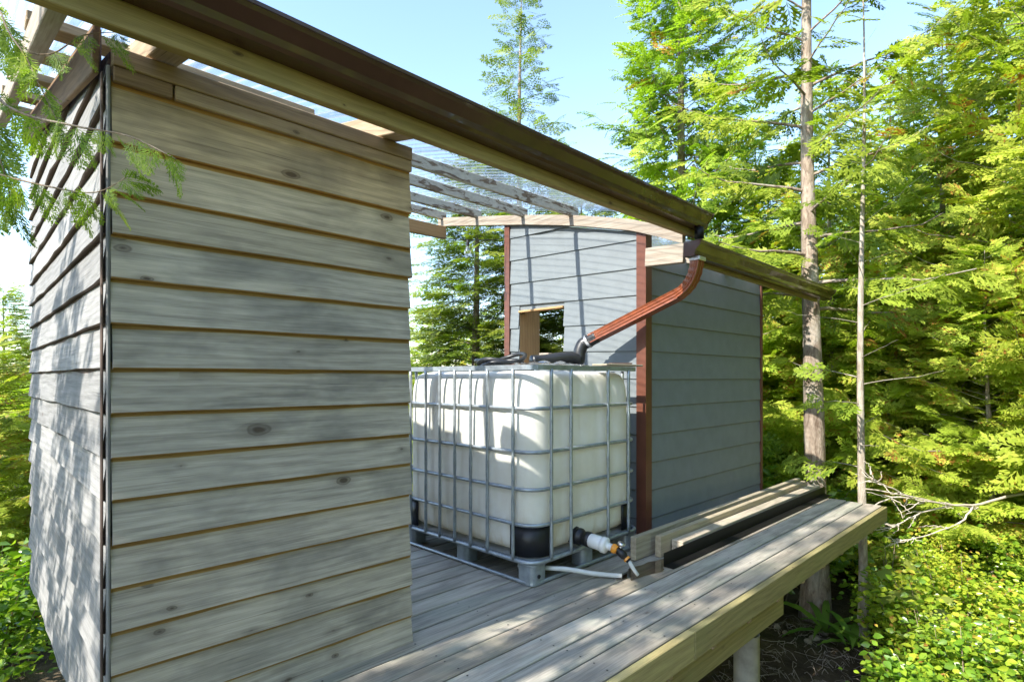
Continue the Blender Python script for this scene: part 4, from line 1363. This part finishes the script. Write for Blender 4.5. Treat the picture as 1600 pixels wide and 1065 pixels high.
def shrub_data(rng, rad, h, n_leaf, size, tint_mu=.5, n_stem=14, up=.55):
    pos = []; dirs = []; ups = []; tn = []; sz = []
    tv, tf = [], []
    tips = []
    for k in range(n_stem):
        a = rng.uniform(0, 2 * PI); rr = rad * math.sqrt(rng.uniform(.02, 1))
        tip = np.array([rr * math.cos(a), rr * math.sin(a), h * rng.uniform(.55, 1.1) * (1 - .45 * (rr / rad) ** 2)])
        b = np.array([rr * .25 * math.cos(a), rr * .25 * math.sin(a), -.1])
        mid = (b + tip) / 2 + np.array([rr * .1 * math.cos(a), rr * .1 * math.sin(a), h * .12])
        cv = [b, mid, tip]
        tips.append(cv)
        v, f = sweep_data([Vector(p) for p in catmull([Vector(c) for c in cv], 3)], circle(.006, 4), False, [1, .95, .85, .7, .55, .42, .3], caps=False)
        bb = len(tv); tv += [tuple(x) for x in v]; tf += [tuple(bb + q for q in ff) for ff in f]
    for j in range(n_leaf):
        c = tips[rng.integers(0, n_stem)]
        t_ = rng.uniform(.12, 1.0) ** .6
        p = (1 - t_) ** 2 * c[0] + 2 * t_ * (1 - t_) * c[1] + t_ ** 2 * c[2]
        p = p + rng.normal(0, .07 * rad + .03, 3) * np.array([1, 1, .7])
        a = rng.uniform(0, 2 * PI)
        pos.append(p); dirs.append((math.cos(a), math.sin(a), rng.uniform(-.55, .45))); ups.append(np.array([-.3, 0, up]) + rng.normal(0, .38, 3))
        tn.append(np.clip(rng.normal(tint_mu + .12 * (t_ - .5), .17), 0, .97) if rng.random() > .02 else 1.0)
        sz.append(size * rng.uniform(.55, 1.25))
    pos = np.array(pos); X = norm(np.array(dirs)); Y = norm(np.cross(np.array(ups), X)); Z = np.cross(X, Y)
    return (tv, tf), scatter(LEAF, pos, X, Y, Z, np.array(sz), np.array(tn), rng, .03)

def proto_shrub(key, leaf, **kw):
    rng = np.random.default_rng(sum(ord(c) for c in key))
    (tv, tf), (V, Q, A) = shrub_data(rng, **kw)
    me_t = bpy.data.meshes.new('stems'); me_t.from_pydata(tv, [], tf); me_t.materials.append(M_twig)
    o = big_mesh('leaves', V, Q, leaf, attrs=A)
    me = o.data; bpy.data.objects.remove(o)
    PROTO[key] = (me_t, me)
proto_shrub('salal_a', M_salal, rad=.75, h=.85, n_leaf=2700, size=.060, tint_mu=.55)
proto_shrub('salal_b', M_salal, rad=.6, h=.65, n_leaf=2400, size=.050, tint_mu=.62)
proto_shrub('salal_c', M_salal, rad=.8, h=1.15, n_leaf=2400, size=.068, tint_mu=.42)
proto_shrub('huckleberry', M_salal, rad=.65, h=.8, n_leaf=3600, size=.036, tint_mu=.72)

def plant_shrub(key, label, loc, rz, s, group):
    rz = (rz * 1.7) % 1.6 - .8
    root = thing('salal_shrub' if 'salal' in key else 'huckleberry_shrub', label, 'shrub', loc, group)
    M = Matrix.Translation(loc) @ Matrix.Rotation(rz, 4, 'Z') @ Matrix.Scale(s, 4)
    for nm, me in zip(('stems', 'leaves'), PROTO[key]):
        o = bpy.data.objects.new(nm, me); COL.objects.link(o); place(o, M, root)

GSH = 'leafy shrubs below the deck corner'
rs = random.Random(3)
shr = [(1450, 6.6), (1490, 6.0), (1560, 5.6), (1640, 5.4), (1470, 5.2), (1515, 4.9), (1590, 4.6), (1490, 4.3), (1560, 4.05), (1640, 4.3), (1520, 3.6), (1610, 3.5),
       (1440, 7.6), (1690, 4.9), (1370, 7.9), (1290, 8.4), (1690, 3.8), (1500, 3.75), (1225, 7.8), (1420, 6.9)]
kinds = ['salal_a', 'huckleberry', 'salal_b', 'salal_c', 'salal_a', 'huckleberry', 'salal_b']
for i, (px_, d) in enumerate(shr):
    k_ = kinds[i % len(kinds)]
    s = rs.uniform(.85, 1.15) * (.8 if d < 4.2 else 1)
    plant_shrub(k_, {'salal_a': 'glossy mid-green salal shrub crowded below the deck corner', 'salal_b': 'low yellowish salal shrub crowded below the deck corner',
                     'salal_c': 'taller dark green salal shrub crowded below the deck corner', 'huckleberry': 'fine-leaved yellow-green huckleberry crowded below the deck corner'}[k_],
                gpt(px_, d), rs.uniform(0, 6), s, {'salal_a': 'glossy salal', 'salal_b': 'low salal', 'salal_c': 'tall salal', 'huckleberry': 'huckleberry'}[k_] + ' below the deck corner')
GSL = 'leafy shrubs below the silvered shed wall'
for i, (px_, d) in enumerate(((-60, 4.4), (20, 5.3), (-20, 6.6), (60, 7.6), (-110, 5.2), (10, 9.0), (70, 5.9))):
    k_ = ['salal_c', 'salal_a', 'huckleberry'][i % 3]
    plant_shrub(k_, {'salal_a': 'glossy mid-green salal shrub below the silvered shed wall', 'salal_c': 'tall dark green salal shrub below the silvered shed wall', 'huckleberry': 'fine-leaved huckleberry below the silvered shed wall'}[k_],
                gpt(px_, d), i * 1.3, rs.uniform(1.0, 1.35), {'salal_a': 'glossy salal', 'salal_c': 'tall salal', 'huckleberry': 'huckleberry'}[k_] + ' below the silvered wall')
GSB = 'leafy shrubs behind the sheds'
for i, (px_, d) in enumerate(((660, 7.6), (720, 7.0), (770, 7.5), (850, 8.0), (900, 7.4), (980, 8.2), (1210, 6.6), (700, 9.2))):
    k_ = ['salal_c', 'salal_a'][i % 2]
    plant_shrub(k_, {'salal_a': 'glossy mid-green salal shrub behind the sheds', 'salal_c': 'tall dark green salal shrub behind the sheds'}[k_], gpt(px_, d), i * 1.7, 1.5, {'salal_a': 'glossy salal', 'salal_c': 'tall salal'}[k_] + ' behind the sheds')

# ground cover, too much to count
def ground_cover():
    rng = np.random.default_rng(11)
    n = 9000
    px_ = rng.uniform(1330, 1760, n); d = rng.uniform(3.2, 8.5, n)
    r_ = (px_ - 800) / F_PX
    c, s = math.cos(TH), math.sin(TH)
    x, y_ = d * (s * r_ + c), d * (s - c * r_)
    keep = ~((x < 5.9) & (y_ > 1.15))
    n2 = 5000
    x2, y2 = rng.uniform(-3, 12, n2), rng.uniform(5.0, 14, n2)
    x = np.concatenate([x[keep], x2]); y_ = np.concatenate([y_[keep], y2])
    z = gz(x, y_) + rng.uniform(.01, .28, len(x))
    pos = np.stack([x, y_, z], -1)
    a = rng.uniform(0, 2 * PI, len(x))
    X = norm(np.stack([np.cos(a), np.sin(a), rng.uniform(-.5, .4, len(x))], -1))
    U = np.stack([rng.normal(0, .35, len(x)), rng.normal(0, .35, len(x)), np.full(len(x), .7)], -1)
    Y = norm(np.cross(U, X)); Z = np.cross(X, Y)
    V, Q, A = scatter(LEAF, pos, X, Y, Z, rng.uniform(.04, .09, len(x)), np.clip(rng.normal(.55, .2, len(x)), 0, 1), rng, .03)
    o = big_mesh('ground_cover', V, Q, M_salal, None, None, A)
    tag(o, 'small mixed green leaves covering the forest floor', 'ground cover', kind='stuff')
ground_cover()

# dry roots and twigs on the bare soil below the deck
def litter():
    rng = np.random.default_rng(21)
    tv, tf = [], []
    for k in range(520):
        x, y_ = rng.uniform(3.7, 5.9), rng.uniform(.75, 2.1)
        a = rng.uniform(0, 2 * PI); L = rng.uniform(.05, .26)
        p = [Vector((x + L * t_ * math.cos(a + .5 * t_ * rng.normal()), y_ + L * t_ * math.sin(a + .5 * t_), float(gz(x, y_)) + .012 + .05 * rng.random() * math.sin(PI * t_))) for t_ in (0, .35, .7, 1)]
        v, f = sweep_data(p, circle(rng.uniform(.0012, .004), 4), False, [1, .9, .7, .4], caps=False)
        b = len(tv); tv += [tuple(q) for q in v]; tf += [tuple(b + q for q in ff) for ff in f]
    o = mesh_obj('root_litter', tv, tf, M_dead)
    tag(o, 'tangle of dry roots and twigs on the soil below the deck', 'litter', kind='stuff')
litter()

# stones by the fern
def stone(loc, r_, seed, label):
    rng = np.random.default_rng(seed)
    bm = bmesh.new(); bmesh.ops.create_icosphere(bm, subdivisions=2, radius=1)
    ax = rng.uniform(.7, 1.2, 3)
    off = rng.uniform(0, 6, 3)
    for v in bm.verts:
        c = v.co
        k_ = 1 + .16 * math.sin(2.1 * c.x + off[0]) + .12 * math.sin(2.9 * c.y + off[1]) + .1 * math.sin(3.4 * c.z + off[2])
        v.co = Vector((c.x * ax[0], c.y * ax[1], c.z * ax[2] * .72)) * k_ * r_
    me = bpy.data.meshes.new('stone'); bm.to_mesh(me); bm.free()
    me.materials.append(M_stone)
    me.polygons.foreach_set('use_smooth', [True] * len(me.polygons))
    o = bpy.data.objects.new('stone', me); COL.objects.link(o)
    place(o, Matrix.Translation((loc[0], loc[1], float(gz(loc[0], loc[1])) + r_ * .35)))
    tag(o, label, 'stone', 'stones by the fern')
def gp2(px_, y_, z=-1.25):
    d = F_PX * (EYE - z) / (y_ - 590); p = at(px_, d); return (p.x, p.y)
for i, (px_, y_, r_, lab) in enumerate(((1288, 985, .042, 'round pale stone at the foot of the sword fern'), (1272, 996, .045, 'flat stone below the round pale stone'), (1276, 980, .028, 'small stone beside the round pale stone'),
                                      (1215, 980, .038, 'lone stone close to the concrete post'), (1262, 1002, .03, 'small brown stone on bare soil'), (1228, 991, .025, 'little flat stone between the post and the fern'))):
    stone(gp2(px_, y_), r_, i, lab)

# sword fern: strap-like fronds
def fern(loc, label, seed, n=9, L=.42):
    rng = np.random.default_rng(seed)
    root = thing('sword_fern', label, 'fern', loc, 'sword ferns')
    for k in range(n):
        a = 2 * PI * k / n + rng.uniform(-.3, .3)
        l = L * rng.uniform(.7, 1.15); up = rng.uniform(.35, 1.1)
        v, q, t_s = [], [], []
        m = 10
        for i in range(m + 1):
            t_ = i / m
            w = .036 * math.sin(PI * min(1, t_ * .93 + .07)) ** .8 * (1.1 - .45 * t_)
            x = l * t_ * math.cos(.3 * up); z = l * (up * t_ - .95 * up * t_ ** 2 * .75)
            wav = .006 * math.sin(i * 2.6)
            v += [(x, -w, z + .010 + wav), (x, 0, z), (x, w, z + .010 - wav)]
        for i in range(m):
            b = i * 3
            q += [(b, b + 3, b + 4, b + 1), (b + 1, b + 4, b + 5, b + 2)]
        M = Matrix.Translation(loc) @ Matrix.Rotation(a, 4, 'Z')
        big_mesh('frond', np.array(v), np.array(q), M_fern, root, M, np.full(len(q), np.clip(rng.normal(.5, .2), 0, 1)), smooth=True)
fx, fy = gp2(1290, 985)
fern((fx, fy, float(gz(fx, fy)) + .01), 'dark green sword fern growing from soil beside the round stones', 4, 10, .52)
fx, fy = gp2(1335, 1005)
fern((fx, fy, float(gz(fx, fy)) + .01), 'sword fern with low drooping fronds at the sapling foot', 9, 9, .42)

# maple sprig with broad pale leaves
def maple(loc, label, seed):
    rng = np.random.default_rng(seed)
    root = thing('maple_seedling', label, 'maple', loc, 'maple seedlings')
    tips = []
    tv, tf = [], []
    for k in range(9):
        a = rng.uniform(0, 2 * PI); r_ = rng.uniform(.06, .30)
        tip = Vector((r_ * math.cos(a), r_ * math.sin(a), rng.uniform(.52, .78)))
        v, f = sweep_data([Vector((0, 0, -.05)), Vector((tip.x * .3, tip.y * .3, tip.z * .6)), tip], circle(.004, 5), False, [1, .8, .4])
        b = len(tv); tv += [tuple(q) for q in v]; tf += [tuple(b + q for q in ff) for ff in f]
        tips.append((tip, a))
    mesh_obj('stem', tv, tf, M_twig, root, Matrix.Translation(loc))
    # lobed outline
    lob = [(0, 0), (-.12, .26), (.10, .36), (.16, .56), (.34, .42), (.48, .62), (.60, .34), (.80, .30), (.74, .14), (1.0, 0)]
    out = lob + [(x, -y_) for (x, y_) in reversed(lob[1:-1])]
    for (tip, a) in tips:
        s = rng.uniform(.10, .17)
        v = [(x * s, y_ * s, -.18 * s * (x * x + y_ * y_) + .05 * s * abs(y_)) for (x, y_) in out] + [(.38 * s, 0, -.02 * s)]
        m = len(out)
        tri = np.array([(i, (i + 1) % m, m) for i in range(m)])
        M = Matrix.Translation(Vector(loc) + tip) @ Matrix.Rotation(a, 4, 'Z') @ Matrix.Rotation(rng.uniform(-.2, .45), 4, 'Y') @ Matrix.Rotation(rng.normal(0, .2), 4, 'X')
        big_mesh('leaf', np.array(v), None, M_maple, root, M, np.full(m, rng.uniform(.2, 1)), tris=tri)
maple(gpt(1425, 4.7), 'maple seedling with broad pale leaves below the deck corner', 2)
maple(gpt(1390, 5.3), 'maple seedling in half shade beside the slender sapling', 6)

# dead branch reaching in past the deck corner
def dead_branch():
    rng = np.random.default_rng(14)
    def q(px_, y_, d):
        p = at(px_, d); return Vector((p.x, p.y, EYE + (590 - y_) / F_PX * d))
    tv, tf = [], []
    def add(pts, r_):
        cv = catmull(pts, 5)
        cv = [p + Vector(rng.normal(0, .004, 3)) for p in cv]
        v, f = sweep_data(cv, circle(r_, 6), False, [max(.3, 1 - .7 * k / len(cv)) for k in range(len(cv))])
        b = len(tv); tv.extend(tuple(x) for x in v); tf.extend(tuple(b + k for k in ff) for ff in f)
        return cv
    main = add([q(1690, 760, 5.9), q(1590, 772, 5.6), q(1520, 788, 5.4), q(1450, 783, 5.2), q(1400, 776, 5.1), q(1362, 790, 5.0)], .016)
    second = add([main[10], q(1500, 815, 5.3), q(1450, 835, 5.2), q(1405, 845, 5.1)], .010)
    third = add([main[12], q(1440, 800, 5.25), q(1395, 822, 5.15), q(1358, 828, 5.1)], .009)
    fourth = add([main[17], q(1400, 765, 5.0), q(1372, 752, 4.95), q(1360, 745, 4.9)], .008)
    for cv in (main, second, third, fourth):
        for k in range(13):
            i = rng.integers(len(cv) // 4, len(cv) - 1)
            p = cv[i]
            d = (cv[i + 1 if i + 1 < len(cv) else i] - cv[i - 1]).normalized()
            e = p + d * rng.uniform(.06, .2) + Vector(rng.normal(0, .07, 3))
            add([p, (p + e) / 2 + Vector(rng.normal(0, .015, 3)), e], .0048)
    o = mesh_obj('dead_branch', tv, tf, M_branch, None, None, True)
    tag(o, 'bare forked dead branch reaching towards the deck corner', 'branch')
dead_branch()
